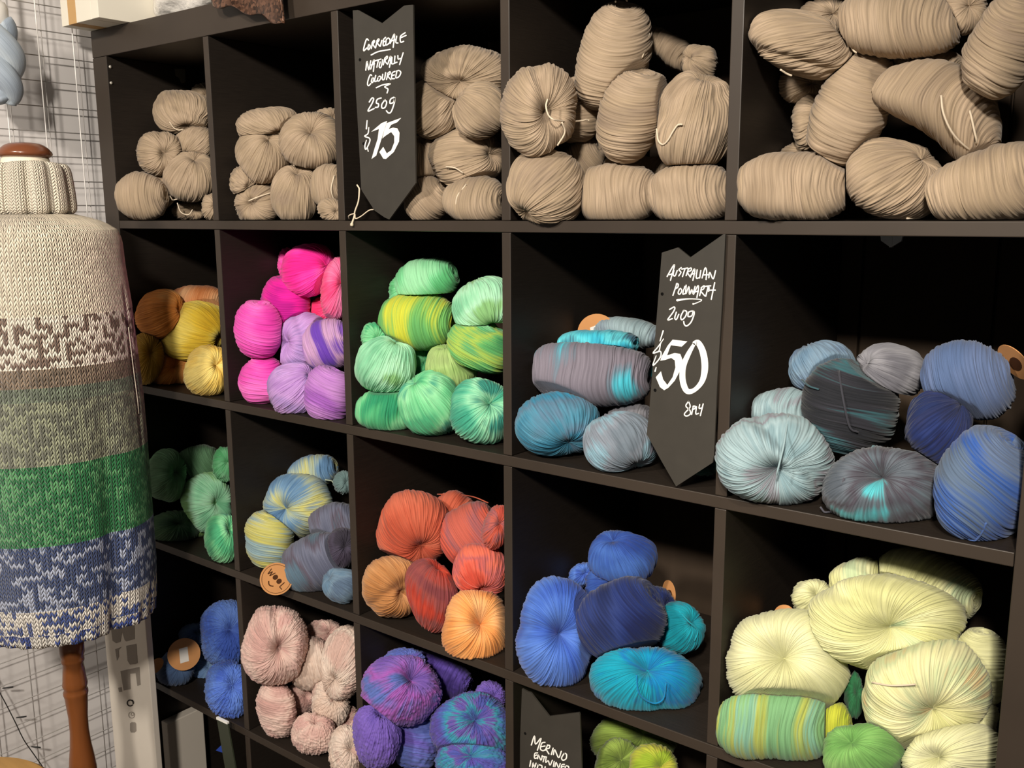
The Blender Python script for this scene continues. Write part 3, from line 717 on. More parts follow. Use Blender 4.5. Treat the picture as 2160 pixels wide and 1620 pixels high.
S(G, 'plum and red skein squeezed in the middle', 912, 1256, 50, 72, -18, 'F', pole=(925, 1190), pal='plum_red')
S(G, 'apricot orange skein in front at the divider', 1004, 1328, 64, 80, 0, 'F', pole=(1018, 1310), pal='apricot', dim=.45, sw=.2)
G = (3, 4)
S(G, 'cobalt skein at the very top', 1310, 1178, 64, 51, 5, .10, pole=(1290, 1135), pal='cobalt', dim=.25)
S(G, 'cobalt skein neck under the topmost', 1283, 1236, 46, 40, 0, .10, pal='cobalt')
S(G, 'midnight blue skein lying across the front', 1307, 1310, 88, 76, -25, .0, 'B', axis=(1, .25, .3), pal='midnight')
S(G, 'cornflower blue skein with a pinched middle, wall side', 1172, 1334, 75, 104, 0, 'F', pole=(1188, 1337), pal='cornflower', dim=.5, cr=(85, .17, .02))
S(G, 'bit of cornflower yarn above the pinched one', 1230, 1213, 28, 21, -20, .16, pal='cornflower')
S(G, 'aqua skein on the board at the front', 1362, 1437, 111, 70, 8, 'F', pole=(1368, 1405), pal='aqua', dim=.3, cr=(20, .1, .1), strings=[[(1345, 1425), (1350, 1460), (1375, 1478), (1395, 1470), (1400, 1440)]])
S(G, 'teal skein behind the aqua one', 1432, 1327, 48, 46, 10, .13, pole=(1465, 1310), pal='cyan', strings=[[(1430, 1290), (1450, 1312), (1468, 1330), (1462, 1350)]])
S(G, 'midnight blue skein in shade with a small tag', 1386, 1308, 46, 60, 0, .14, pal='midnight', tags=[(1411, 1251, 27, .2, 'mark', 62, 80, .3)])
G = (3, 5)
S(G, 'cream-green skein with a pinched swirl on top', 1872, 1312, 150, 95, 4, .045, pole=(1884, 1332), pal='cream_lime', dim=.55, sw=.5, cr=(65, .12, .2))
S(G, 'cream swirled skein above the mint banded one', 1660, 1402, 120, 97, 2, .035, pole=(1650, 1378), pal='cream', dim=.45, sw=.3, cr=(80, .1, .2))
S(G, 'cream skein with a tan smudge by the end frame', 1955, 1462, 128, 106, -18, .035, pole=(1975, 1512), pal='cream_tan', dim=.4, sw=.3, strings=[[(1852, 1442), (1890, 1448), (1935, 1446)]])
S(G, 'cream skein behind, along the end frame', 2072, 1407, 56, 78, -10, .14, 'B', axis=(.3, 1, .3), pal='cream')
S(G, 'cream skein end at the top edge', 1808, 1224, 57, 42, -10, .10, 'B', pal='cream_lime')
S(G, 'shaded cream skein at the back of the top', 1960, 1235, 108, 60, 18, .14, 'B', pal='cream_lime')
S(G, 'small cream skein end with a brown tag behind it', 1714, 1260, 42, 36, 0, .10, pal='cream', tags=[(1655, 1298, 22, .15, 'plain')])
S(G, 'mint skein with yellow bands on the board, wall side', 1634, 1530, 113, 70, 4, 'F', 'B', axis=(1, 0, .25), pal='mint_yellow', sq=2.7)
S(G, 'acid yellow small knotted hank end', 1765, 1530, 29, 38, 0, .06, 'B', pal='acid')
S(G, 'bottle green hank end hanging in the gap', 1803, 1468, 17, 44, 0, .10, 'A', pal='bottle')
S(G, 'grass green skein on the board in the middle', 1819, 1590, 84, 60, 0, 'F', pole=(1790, 1560), pal='grass')
S(G, 'cream skein on the board at the end frame', 2010, 1595, 100, 58, -8, 'F', pole=(1960, 1600), pal='cream', dim=.4)
S(G, 'dim cream skein between the two at the end frame', 2046, 1522, 66, 44, 0, .12, pal='cream')

# ---- fourth row
G = (4, 1)
kw = dict(slub=.75, lump=.12)
S(G, 'fluffy blue skein, upper one at the divider', 474, 1338, 48, 63, 5, .05, pal='fluffy_blue', **kw)
S(G, 'fluffy blue skein, lower one at the divider', 480, 1457, 44, 57, 0, 'F', pal='fluffy_blue', **kw)
S(G, 'pale ice blue skein beside the fluffy ones', 432, 1413, 33, 38, 0, .08, pal='ice_blue')
S(G, 'dusky blue skein under the round stickered tag', 370, 1412, 36, 32, 0, .12, pal='dusk_blue', tags=[(388, 1380, 33, .02, 'sticker', 0, 0, .1), (328, 1405, 19, -.028, 'plain', 55, -40)])
S(G, 'dark blue skein deep behind the tag', 410, 1338, 32, 24, 0, .2, pal='dusk_blue')
G = (4, 2)
kw = dict(slub=.55, lump=.07, strand=.0048)
S(G, 'blush pink skein curled round a dark eye, upper wall side', 583, 1360, 62, 79, 12, .045, pole=(592, 1376), pal='blush', dim=.6, sw=.3, cr=(30, .15, .2), **kw)
S(G, 'blush barrel-shaped skein in the middle', 654, 1400, 46, 51, -12, .045, 'B', axis=(1, .1, .3), pal='blush_cream', **kw)
S(G, 'blush skein along the divider', 728, 1398, 44, 70, 12, .05, pal='blush_cream', pole=(700, 1440), **kw)
S(G, 'blush skein at the top, behind', 687, 1338, 32, 26, 0, .13, pal='blush', **kw)
S(G, 'deeper pink skein low on the wall side', 583, 1496, 38, 54, -8, 'F', 'B', axis=(.2, 1, .3), pal='blush', **kw)
S(G, 'blush skein lowest in the middle', 660, 1546, 43, 39, 0, 'F', pole=(665, 1515), pal='blush', **kw)
S(G, 'small blush twist between the lower skeins', 637, 1472, 29, 32, 0, .07, pal='blush', **kw)
S(G, 'creamy knotted skein in the lower middle', 697, 1484, 37, 47, -10, .05, pal='blush_cream', **kw)
S(G, 'cream slubbed skein at the very bottom by the divider', 731, 1588, 32, 52, 8, 'F', pal='blush_cream', **kw)
S(G, 'pink skein above the cream bottom one', 724, 1522, 32, 32, 0, .08, pal='blush', **kw)
G = (4, 3)
kw = dict(slub=.6, lump=.08, strand=.005)
S(G, 'violet and blue skein bulging out at the top', 849, 1454, 74, 67, 0, .05, pole=(875, 1425), pal='violet_blue', dim=.4, **kw)
S(G, 'pale blue skein end on top of the violet bulge', 856, 1397, 40, 28, 0, .10, pal='periwinkle', **kw)
S(G, 'dark grape braided skein at the back', 932, 1427, 62, 40, 22, .15, 'B', pal='grape', **kw)
S(G, 'violet skein low on the wall side', 794, 1556, 42, 62, -8, .045, pole=(805, 1500), pal='violet', **kw)
S(G, 'periwinkle skein in the lower middle', 874, 1560, 43, 56, 0, .04, 'B', axis=(.1, 1, .2), pal='periwinkle', **kw)
S(G, 'purple skein with a peacock teal patch at the divider', 992, 1535, 74, 68, -20, .05, pal='peacock', **kw)
S(G, 'grape skein tip at the divider above the peacock one', 1035, 1472, 30, 28, 0, .12, pal='violet', **kw)
S(G, 'blue-teal skein lowest at the divider', 1000, 1610, 72, 44, 0, .03, pole=(990, 1590), pal='peacock', **kw)
G = (4, 4)
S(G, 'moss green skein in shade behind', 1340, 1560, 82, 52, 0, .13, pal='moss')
S(G, 'moss and lime skein at the bottom beside the sign', 1300, 1612, 46, 48, 0, .06, pal='moss', lump=.1)
S(G, 'chartreuse skein at the bottom next to the moss one', 1385, 1625, 44, 46, 0, .05, pal='chartreuse', lump=.1)

ROWN = {1: 'top row', 2: 'second row', 3: 'third row', 4: 'fourth row'}
COLN = {1: 'first cubby', 2: 'second cubby', 3: 'third cubby', 4: 'fourth cubby', 5: 'fifth cubby'}
for s in SK: place(s)
rngp = np.random.default_rng(5)
U_ = rngp.normal(size=(700, 3)); U_ /= np.linalg.norm(U_, axis=1, keepdims=True)
for s in SK:
    n_ = s['sq']; q = U_ * ((np.abs(U_) ** n_).sum(-1) ** (-1 / n_))[:, None] * (1.05 + .6 * s["lump"])
    if s['bend']: q[:, 1] += -s['bend'] * (q[:, 0] ** 2 - .35)
    s['pts'] = s['C'] + q @ s['M'].T
def inside(s, X):
    n_ = s['sq']; L = (X - s['C']) @ s['Mi'].T
    if s['bend']: L[:, 1] += s['bend'] * (L[:, 0] ** 2 - .35)
    return (np.abs(L) ** n_).sum(-1) < (1.03 + .5 * s['lump']) ** n_
def vis_weight(a, b):
    """how much each sample of a shows: faces the viewer and is not hidden by its neighbour b"""
    La = (a['pts'] - a['C']) @ a['Mi'].T; w = np.where(La[:, 2] > .05, 1., .04)
    Lb = (a['pts'] - b['C']) @ b['Mi'].T; q = (Lb[:, :2] ** 2).sum(1)
    hid = (q < .92) & (Lb[:, 2] < np.sqrt(np.clip(1 - q, 0, 1)) * .9)
    return np.where(hid, .04, w)
DIRS = U_[:140]
def best_plane(a, b):
    """the plane along which two touching skeins press against each other, chosen so that the least of their outer form is lost"""
    wa, wb = vis_weight(a, b), vis_weight(b, a)
    dc = b['C'] - a['C']; cand = DIRS[DIRS @ dc > .25 * np.linalg.norm(dc)]
    best = None
    for n in cand:
        da = a['pts'] @ n; db = b['pts'] @ n
        hi, lo = da.max(), db.min()
        if hi <= lo: return n, a['pts'][da.argmax()] * 0 + n * (.5 * (hi + lo))
        for f in (0., .15, .3, .45, .6, .75, .9, 1.):
            o = lo + f * (hi - lo)
            ca = np.clip(da - o, 0, None); cb = np.clip(o - db, 0, None)
            c = (wa * ca).sum() + (wb * cb).sum() + 14 * ((wa * ca * ca).sum() + (wb * cb * cb).sum())
            if best is None or c < best[0]: best = (c, n, o)
    return best[1], best[1] * best[2]
planes = {i: [] for i in range(len(SK))}
for i in range(len(SK)):
    for j in range(i + 1, len(SK)):
        a, b = SK[i], SK[j]
        if a['cell'] != b['cell']: continue
        ia = inside(b, a['pts']); ib = inside(a, b['pts'])
        if not ia.any() and not ib.any(): continue
        n, p = best_plane(a, b)
        planes[i].append((p, n)); planes[j].append((p, -n))
for i, s in enumerate(SK):
    o = build_skein(s, planes[i])
    r, c = s['cell']
    tag(o, s['desc'] + ', ' + ROWN[r] + ' ' + COLN[c], 'yarn', 'skeins of yarn in the %s %s' % (ROWN[r], COLN[c]))

# ------------------------------------------------------------------ price signs
def ribbon(mb, pts, w, mp, off, n=5):
    """brush stroke: pts in crop pixels, w one width or a list; mp maps pixels to the sign's face"""
    q = [np.array(p, float) for p in pts]
    ws = list(w) if hasattr(w, '__len__') else [w] * len(q)
    q3 = [np.array((p[0], p[1], ww)) for p, ww in zip(q, ws)]
    L = smooth_line(q3, n)
    le = []; ri = []
    for i, p in enumerate(L):
        a, b = L[max(i - 1, 0)], L[min(i + 1, len(L) - 1)]
        d = (b - a)[:2]; d /= np.linalg.norm(d) + 1e-9; nn = np.array((-d[1], d[0])) * p[2] / 2
        le.append(p[:2] + nn); ri.append(p[:2] - nn)
    def cap(p, d, wd):      # half-round end
        a0 = math.atan2(d[1], d[0])
        return [p[:2] + wd / 2 * np.array((math.cos(a0 + t), math.sin(a0 + t))) for t in (.9, .3, -.3, -.9)]
    d1 = (L[-1] - L[-2])[:2]; d0 = (L[0] - L[1])[:2]
    V = [mp(*p) for p in le] + [mp(*p) for p in ri]; k = len(le)
    F = [(i, i + 1, k + i + 1, k + i) for i in range(k - 1)]
    b = len(V)
    e1 = cap(L[-1], d1, L[-1][2]); e0 = cap(L[0], d0, L[0][2])
    V += [mp(*p) for p in e1] + [mp(*p) for p in e0]
    F += [(k - 1,) + tuple(b + i for i in range(4)) + (2 * k - 1,), (k,) + tuple(b + 4 + i for i in range(4)) + (0,)]
    V2 = [v - off for v in V]
    mb.add(V2, F)
def fill(mb, pts, mp, off):
    mb.add([mp(*p) - off for p in pts], [tuple(range(len(pts)))])

def sign(name, label, outline, y, lines, holes=(), th=.003, lean=0.):
    """flat black card standing at depth y; outline and lettering in photo pixels"""
    def face(u, v):
        return atY(u, v, y)
    pts = [face(*p) for p in outline]; cen = np.mean(pts, 0)
    o = MB().prism(pts, np.array((0, th, 0))).build(name, M_chalk, None, cen)
    tag(o, label, 'sign', 'black price signs with hand lettering')
    for nm, strokes, sc, ox, oy, w in lines:
        mb = MB(); mp = lambda x, y_: face(ox + x / sc, oy + y_ / sc)
        for i, st in enumerate(strokes):
            off = np.array((0, .0005 + .00002 * i, 0))
            if isinstance(st, tuple) and st[0] == 'fill': fill(mb, st[1], mp, off)
            elif isinstance(st, tuple) and st[0] == 'w': ribbon(mb, st[1], st[2], mp, off)
            else: ribbon(mb, st, w, mp, off)
        mb.build(nm, M_white, o, cen)
    for (u, v, r) in holes:
        c = face(u, v); k = depth(c) / FPX * r
        MB().prism([c + np.array((k * math.cos(a), -.0006, k * math.sin(a))) for a in np.linspace(0, TAU, 17)[:-1]], np.array((0, .0004, 0))).build('punched_hole', M_hole, o, cen)
    return o, cen

L1 = [[(345, 690), (318, 665), (290, 730), (265, 830), (268, 868), (300, 840), (318, 820)], [(350, 760), (335, 830), (350, 850), (375, 800), (362, 762)],
      [(415, 720), (395, 830)], [(408, 738), (440, 690), (450, 712), (425, 760), (465, 820)], [(495, 690), (470, 810)], [(490, 702), (520, 665), (525, 692), (500, 735), (540, 790)],
      [(575, 690), (550, 790)], [(640, 640), (605, 680), (600, 780), (640, 768)], [(600, 722), (630, 706)], [(650, 690), (645, 770), (700, 740), (718, 690), (690, 652), (652, 674)],
      [(720, 740), (785, 588), (790, 640), (770, 810)], [(738, 702), (800, 680)], [(830, 620), (815, 722), (850, 736)], [(975, 560), (905, 610), (890, 655), (900, 722), (948, 708)], [(892, 650), (990, 606)],
      [(395, 940), (520, 882), (720, 846)]]
L2 = [[(300, 1200), (322, 1048), (350, 1195), (385, 1040)], [(385, 1180), (440, 1020), (442, 1100), (430, 1220)], [(390, 1112), (450, 1090)], [(455, 1042), (560, 1010)], [(515, 1030), (490, 1150)],
      [(545, 1060), (530, 1140), (562, 1148), (590, 1020)], [(630, 990), (600, 1110)], [(625, 1000), (665, 960), (670, 990), (630, 1040), (672, 1100)], [(680, 1090), (725, 960), (726, 1040), (705, 1150)],
      [(690, 1042), (735, 1020)], [(750, 980), (745, 1088), (790, 1084)], [(800, 960), (795, 1070), (835, 1064)], [(850, 950), (856, 1010), (892, 1000)], [(940, 905), (880, 1105)]]
L3 = [[(400, 1290), (375, 1280), (340, 1370), (330, 1440), (350, 1465), (385, 1430)], [(412, 1330), (395, 1395), (415, 1410), (440, 1350), (415, 1326)], [(470, 1290), (450, 1388), (490, 1384)],
      [(510, 1320), (500, 1370), (525, 1384), (560, 1330), (540, 1302), (512, 1318)], [(590, 1270), (585, 1358), (620, 1348), (640, 1240)], [(680, 1250), (655, 1360)],
      [(675, 1256), (715, 1226), (715, 1260), (680, 1300), (730, 1360)], [(800, 1220), (752, 1250), (745, 1338), (790, 1344)], [(750, 1292), (790, 1280)], [(830, 1230), (815, 1328), (870, 1308), (900, 1240), (870, 1206), (825, 1216)],
      [(480, 1500), (590, 1452), (725, 1430), (625, 1484), (680, 1522), (665, 1590)]]
L4 = [[(240, 190), (270, 146), (290, 156), (270, 210), (225, 293), (295, 265)], [(375, 145), (332, 160), (320, 200), (345, 212), (340, 246), (310, 252)],
      [(415, 170), (382, 220), (387, 260), (420, 250), (438, 195), (420, 167)], [(520, 136), (482, 160), (477, 205), (518, 190), (530, 140), (524, 205), (490, 300), (460, 315), (435, 290)]]
L5 = [('w', [(215, 402), (207, 495)], [12, 16]), ('w', [(235, 480), (225, 550), (187, 580), (240, 602), (245, 642), (203, 730), (190, 690), (208, 625)], [10, 14, 14, 14, 14, 14, 14, 10]), ('w', [(220, 715), (228, 752)], [10, 12]),
      ('fill', [(262, 530), (380, 430), (445, 405), (400, 545), (320, 800), (265, 840), (300, 720), (335, 610), (350, 498), (290, 520)]),
      ('fill', [(440, 430), (605, 370), (560, 420), (490, 450), (462, 498), (425, 575), (388, 607), (410, 520)]),
      ('fill', [(462, 498), (510, 482), (560, 490), (585, 540), (525, 580), (490, 532), (425, 575)]), ('fill', [(585, 540), (580, 640), (520, 760), (490, 740), (525, 650), (525, 580)]),
      ('fill', [(520, 760), (430, 840), (400, 835), (440, 775), (490, 740)]), ('fill', [(400, 835), (355, 760), (400, 700), (440, 775)])]
s1, c1 = sign('price_sign', 'black sign with forked top reading Corriedale and 75 dollars, top row third cubby',
     [(744, 22), (755, 21), (806, 49), (852, 12), (871, 10), (874, 200), (877, 386), (821, 463), (811, 458.5), (790, 444), (762, 400), (757, 300), (751, 200)], .004,
     [('lettering', L1, 8.1, 735, 0, 22), ('lettering', L2, 8.1, 735, 0, 21), ('lettering', L3, 8.1, 735, 0, 21), ('lettering', L4, 5.4, 735, 180, 15), ('lettering', L5, 5.4, 735, 180, 14)],
     [(759.5, 126, 3.2), (767, 303, 3)])
z1 = ZS1 + .0015
str_px = [(753, 390, -.001), (757, 396, -.001), (758, 402, -.002), (756, 425, -.003), (749, 445, -.004), (747, 458, -.004), (743, 470, -.005), (742, 476, -.005)]
MB().tube(smooth_line([atY(u, v, y) for u, v, y in str_px], 4), [.0013] * 20 + [.0016] * 5 + [.0028] * 4, 8).build('string', PAL['tie'], s1, c1)
MB().tube(smooth_line([atY(u, v, y) for u, v, y in ((737, 462, .006), (736, 455, -.003), (748, 451, -.005), (750, 461, -.005), (762, 456, -.004), (778, 444, -.003), (788, 442, .002))], 4), .001, 8).build('string', PAL['tie'], s1, c1)

A1 = [[(290, 720), (345, 620), (400, 532), (405, 562), (345, 780)], [(330, 690), (385, 668)], [(400, 620), (390, 690), (420, 708), (455, 620)], [(520, 575), (482, 610), (515, 650), (480, 710)],
      [(530, 598), (625, 580)], [(580, 600), (540, 720)], [(640, 590), (600, 705)], [(630, 602), (680, 580), (680, 620), (625, 652), (670, 730)], [(670, 722), (730, 600), (740, 640), (710, 780)], [(680, 684), (740, 670)],
      [(780, 610), (765, 740), (812, 738)], [(840, 620), (820, 742)], [(860, 742), (910, 580), (935, 640), (925, 770)], [(880, 692), (960, 690)], [(970, 740), (985, 650), (1040, 758), (1080, 625)]]
A2 = [[(385, 1025), (450, 830)], [(440, 842), (470, 842), (465, 890), (420, 922)], [(490, 920), (470, 985), (495, 1008), (530, 950), (508, 912)], [(580, 880), (545, 1000), (585, 996)],
      [(600, 860), (595, 1000), (645, 882), (655, 1010), (692, 930), (710, 1000), (745, 880)], [(720, 1010), (790, 870), (800, 922), (775, 1060)], [(740, 972), (800, 952)],
      [(850, 900), (820, 1030)], [(845, 902), (895, 870), (885, 920), (840, 952), (905, 1035)], [(900, 882), (1000, 870)], [(960, 880), (920, 1040)], [(1065, 820), (1010, 1090)], [(985, 942), (1075, 940)], [(975, 900), (968, 960)]]
A2b = [('w', [(455, 1105), (650, 1082), (855, 1100), (740, 1160), (715, 1165)], [36, 18, 14, 16, 30])]
A3 = [[(330, 1255), (400, 1216), (415, 1242), (380, 1310), (300, 1423), (375, 1405)], [(440, 1300), (415, 1390), (440, 1418), (480, 1335)], [(560, 1270), (512, 1370), (530, 1423), (588, 1370), (608, 1292), (566, 1270)],
      [(700, 1280), (642, 1300), (632, 1368), (690, 1358), (718, 1282), (730, 1330), (680, 1460), (610, 1523), (572, 1500), (560, 1450)]]
A4 = [('w', [(265, 120), (220, 265)], [20, 14]), ('w', [(270, 235), (230, 300), (212, 390), (190, 415)], [12, 14, 16, 14]), ('w', [(260, 250), (190, 350), (122, 438), (225, 412), (222, 500), (120, 613), (165, 475)], [12, 16, 18, 18, 18, 18, 12]), ('w', [(165, 640), (150, 695)], [14, 20]),
      ('fill', [(400, 245), (610, 270), (530, 345), (375, 325), (330, 330)]), ('fill', [(330, 330), (375, 325), (320, 470), (225, 545), (240, 490)]), ('fill', [(225, 545), (320, 470), (430, 435), (510, 450), (430, 540), (380, 505), (290, 535)]),
      ('fill', [(510, 450), (540, 530), (510, 680), (440, 640), (430, 540)]), ('fill', [(510, 680), (430, 830), (325, 890), (400, 780), (440, 640)]), ('fill', [(430, 830), (340, 930), (280, 965), (325, 890)]),
      ('fill', [(325, 890), (280, 965), (220, 920), (160, 780), (235, 695), (265, 810)]),
      ('w', [(700, 318), (620, 460), (555, 620), (540, 780), (570, 920), (625, 985), (720, 955), (815, 845), (855, 700), (856, 550), (825, 400), (765, 290), (715, 290)], [46, 70, 80, 86, 86, 76, 62, 74, 92, 96, 92, 80, 60])]
A5 = [[(625, 1125), (588, 1190), (645, 1250), (650, 1305), (595, 1333), (568, 1300), (640, 1220), (648, 1180), (627, 1127)], [(695, 1190), (670, 1310)], [(690, 1197), (720, 1192), (715, 1226), (680, 1242)], [(740, 1200), (730, 1300), (770, 1294)], [(785, 1170), (777, 1222), (812, 1218)], [(835, 1160), (795, 1325)]]
s2, c2 = sign('price_sign', 'black sign with forked top reading Australian Polwarth and 50 dollars, second row fourth cubby',
     [(1396, 533), (1430, 522), (1456, 543), (1526, 494), (1530, 493), (1523, 640), (1513, 800), (1506, 960), (1503, 976), (1426, 1026), (1395, 972), (1364, 916), (1370, 860)], -.006,
     [('lettering', A1, 7.714, 1370, 490, 20), ('lettering', A2, 7.714, 1370, 490, 20), ('lettering', A2b, 7.714, 1370, 490, 20), ('lettering', A3, 7.714, 1370, 490, 21), ('lettering', A4, 6.75, 1360, 680, 16), ('lettering', A5, 6.75, 1360, 680, 17)],
     [(1397, 620, 3.4), (1382, 823, 3.4)])
B1 = [[(280, 1180), (340, 1010), (360, 1165), (465, 1052), (395, 1280)], [(540, 1130), (482, 1145), (452, 1250), (500, 1288), (560, 1262)], [(470, 1212), (540, 1200)], [(590, 1180), (545, 1280)], [(585, 1182), (630, 1192), (620, 1240), (565, 1260), (615, 1350)],
      [(695, 1240), (660, 1360)], [(700, 1360), (725, 1270), (800, 1420), (850, 1300)], [(910, 1332), (857, 1420), (880, 1468), (940, 1440), (950, 1362), (912, 1332)]]
B2 = [[(400, 1330), (347, 1342), (342, 1430), (395, 1424)], [(345, 1387), (385, 1370)], [(400, 1440), (412, 1370), (465, 1468), (490, 1382)], [(480, 1392), (570, 1410)], [(530, 1402), (505, 1500)], [(560, 1430), (555, 1510), (602, 1480), (635, 1563), (680, 1470)],
      [(715, 1490), (700, 1588)], [(730, 1590), (752, 1510), (800, 1608), (830, 1530)], [(910, 1547), (862, 1557), (852, 1630), (900, 1640)], [(860, 1596), (900, 1586)], [(930, 1570), (925, 1650), (980, 1640), (990, 1590), (932, 1570)]]
B3 = [[(270, 1480), (250, 1585)], [(302, 1600), (312, 1520), (345, 1602), (370, 1525)], [(410, 1552), (395, 1640), (470, 1640), (480, 1575), (415, 1553)], [(545, 1592), (530, 1680)]]
s3, c3 = sign('price_sign', 'black sign with forked top reading Merino Entwined, fourth row fourth cubby',
     [(1101, 1453), (1112, 1459), (1119, 1461), (1158, 1511), (1221, 1503), (1223, 1508), (1228, 1640), (1226, 1760), (1170, 1800), (1096, 1740), (1097, 1560)], .006,
     [('lettering', B1, 9, 1090, 1440, 24), ('lettering', B2, 9, 1090, 1440, 22), ('lettering', B3, 9, 1090, 1440, 24)], [(1108, 1547, 3)])

# ------------------------------------------------------------------ dress form and knitted poncho
zc0 = 1.62
C0 = CAM + ray(52, 318) * zc0
XC, YC = C0[0], C0[1]
def axis_z(v):
    z0, z1 = .0, 2.2
    for _ in range(50):
        zm = .5 * (z0 + z1)
        if px((XC, YC, zm))[1] > v: z0 = zm
        else: z1 = zm
    return z0
def rad(v, half):           # half width in pixels at picture height v -> metres
    z = axis_z(v); d = np.array((XC, YC, z)) - CAM; a, b = d @ RIGHT, d @ FWD
    return half * b / FPX * b / math.hypot(a, b), z
form = empty('dress_form', (XC, YC, 0)); OF = (XC, YC, 0)
tag(form, 'dress form with cream neck and varnished wooden cap and post, wearing the striped poncho', 'dress form')
def lathe_px(name, prof, mat, n=48):
    MB().lathe([rad(v, h) for v, h in prof], (XC, YC), n).build(name, mat, form, OF)
lathe_px('neck_cap', [(301, 1), (301.5, 20), (303, 34), (307, 44), (313, 52), (319, 57), (324, 60), (328, 59), (331, 55), (333, 50)], M_cap)
lathe_px('neck', [(333, 50), (340, 53), (352, 56), (380, 57), (430, 60), (450, 60)], M_cream)
zb = rad(1300, 1)[1]
tz = rad(450, 1)[1]
MB().lathe([(.045, tz), (.06, tz - .02), (.085, tz - .05), (.092, tz - .12), (.088, tz - .25), (.08, tz - .36), (.09, tz - .5), (.095, zb + .10), (.02, zb + .09)], (XC, YC)).build('torso', M_cream, form, OF)
zf = rad(1300, 1)[1] + .09
prof = [(1300, 22), (1352, 23), (1356, 27), (1378, 27), (1384, 24), (1389, 25), (1394, 25), (1398, 22), (1415, 24), (1435, 26), (1442, 27.5), (1448, 26), (1452, 24), (1457, 27), (1462, 27), (1468, 25), (1480, 24), (1510, 21), (1540, 20.5), (1570, 23), (1595, 27), (1620, 30), (1650, 30), (1690, 25), (1720, 24)]
pr = [rad(v, h) for v, h in prof]
pr = [(.024, zf)] + pr + [(.028, .12), (.03, .05)]
MB().lathe(pr, (XC, YC), 40).build('post', M_post, form, OF)
MB().lathe([(.03, .06), (.08, .05), (.15, .03), (.16, .015), (.16, 0)], (XC, YC), 48).build('base', M_post, form, OF)

# knitted material: stockinette V stitches, colour bands by height, marled by stitch
def knit_mat():
    mt, nt, b = newmat('striped_knit'); L = nt.links.new
    uv = N(nt, 'ShaderNodeUVMap'); sep = N(nt, 'ShaderNodeSeparateXYZ'); L(uv.outputs[0], sep.inputs[0])
    U, V = sep.outputs[0], sep.outputs[1]          # U in stitches, V in rows
    fu = math_(nt, 'SUBTRACT', math_(nt, 'FRACT', U), .5)
    au = math_(nt, 'ABSOLUTE', fu)
    v2 = math_(nt, 'MULTIPLY_ADD', au, -1.5, V)      # legs of the V rise outwards
    fv = math_(nt, 'FRACT', v2)
    cv = math_(nt, 'SINE', math_(nt, 'MULTIPLY', fv, math.pi))
    cu = math_(nt, 'SINE', math_(nt, 'MULTIPLY', math_(nt, 'MINIMUM', math_(nt, 'MULTIPLY', au, 2.), 1.), math.pi))
    h = math_(nt, 'POWER', math_(nt, 'MAXIMUM', math_(nt, 'MULTIPLY', cv, math_(nt, 'MULTIPLY_ADD', cu, .75, .25)), .0), .6)
    bp = N(nt, 'ShaderNodeBump', i_Strength=1., i_Distance=.0042); L(h, bp.inputs['Height']); L(bp.outputs[0], b.inputs['Normal'])
    cell = N(nt, 'ShaderNodeCombineXYZ'); L(math_(nt, 'FLOOR', U), cell.inputs[0]); L(math_(nt, 'FLOOR', v2), cell.inputs[1])
    wn = N(nt, 'ShaderNodeTexWhiteNoise', noise_dimensions='2D'); L(cell.outputs[0], wn.inputs['Vector'])
    rowc = N(nt, 'ShaderNodeCombineXYZ'); L(math_(nt, 'MULTIPLY', math_(nt, 'FLOOR', U), .16), rowc.inputs[0]); L(math_(nt, 'MULTIPLY', math_(nt, 'FLOOR', v2), 1.7), rowc.inputs[1])
    rn = N(nt, 'ShaderNodeTexNoise', i_Scale=1., i_Detail=1.); L(rowc.outputs[0], rn.inputs['Vector'])
    def ramp(stops, fac, interp='CONSTANT'):
        r = N(nt, 'ShaderNodeValToRGB'); r.color_ramp.interpolation = interp; e = r.color_ramp.elements
        while len(e) < len(stops): e.new(.5)
        for i, (p, c) in enumerate(stops): e[i].position = p; e[i].color = hexc(c)
        L(fac, r.inputs[0]); return r.outputs[0]
    t = math_(nt, 'DIVIDE', math_(nt, 'FLOOR', V), ROWS)       # 0 at the hem, 1 at the neck
    base = ramp(BANDS_A, t); alt = ramp(BANDS_B, t)
    mixf = math_(nt, 'ADD', math_(nt, 'MULTIPLY', wn.outputs[0], .45), math_(nt, 'MULTIPLY', rn.outputs[0], .75))
    thr = ramp(BANDS_T, t); ths = N(nt, 'ShaderNodeSeparateColor'); L(thr, ths.inputs[0])
    sel = math_(nt, 'GREATER_THAN', mixf, ths.outputs[0])
    mx = N(nt, 'ShaderNodeMix', data_type='RGBA'); L(sel, mx.inputs[0]); L(base, mx.inputs[6]); L(alt, mx.inputs[7])
    hs = N(nt, 'ShaderNodeHueSaturation'); L(mx.outputs[2], hs.inputs['Color'])
    L(math_(nt, 'MULTIPLY_ADD', math_(nt, 'ADD', wn.outputs[0], rn.outputs[0]), .32, .68), hs.inputs['Value'])
    L(hs.outputs[0], b.inputs['Base Color']); b.inputs['Roughness'].default_value = .9; b.inputs['Specular IOR Level'].default_value = .15
    b.inputs['Sheen Weight'].default_value = .2
    return mt
zneck = axis_z(448); zhem = axis_z(1306)
ROWS = 96.
def tz_(v): return (axis_z(v) - zhem) / (zneck - zhem)
def grey(x):
    s = x / 12.92 if x <= .0031308 else 1.055 * x ** (1 / 2.4) - .055
    return '%02x%02x%02x' % ((int(round(s * 255)),) * 3)
bt = [0, tz_(1285), tz_(1235), tz_(1120), tz_(1105), tz_(950), tz_(830), tz_(805), tz_(762), tz_(660)]
BANDS_A = list(zip(bt, ['#e4dfd6', '#4a5c98', '#46547c', '#405078', '#2f7a48', '#7a7c6c', '#6e7666', '#7c6c5c', '#8a7466', '#eee0c8']))
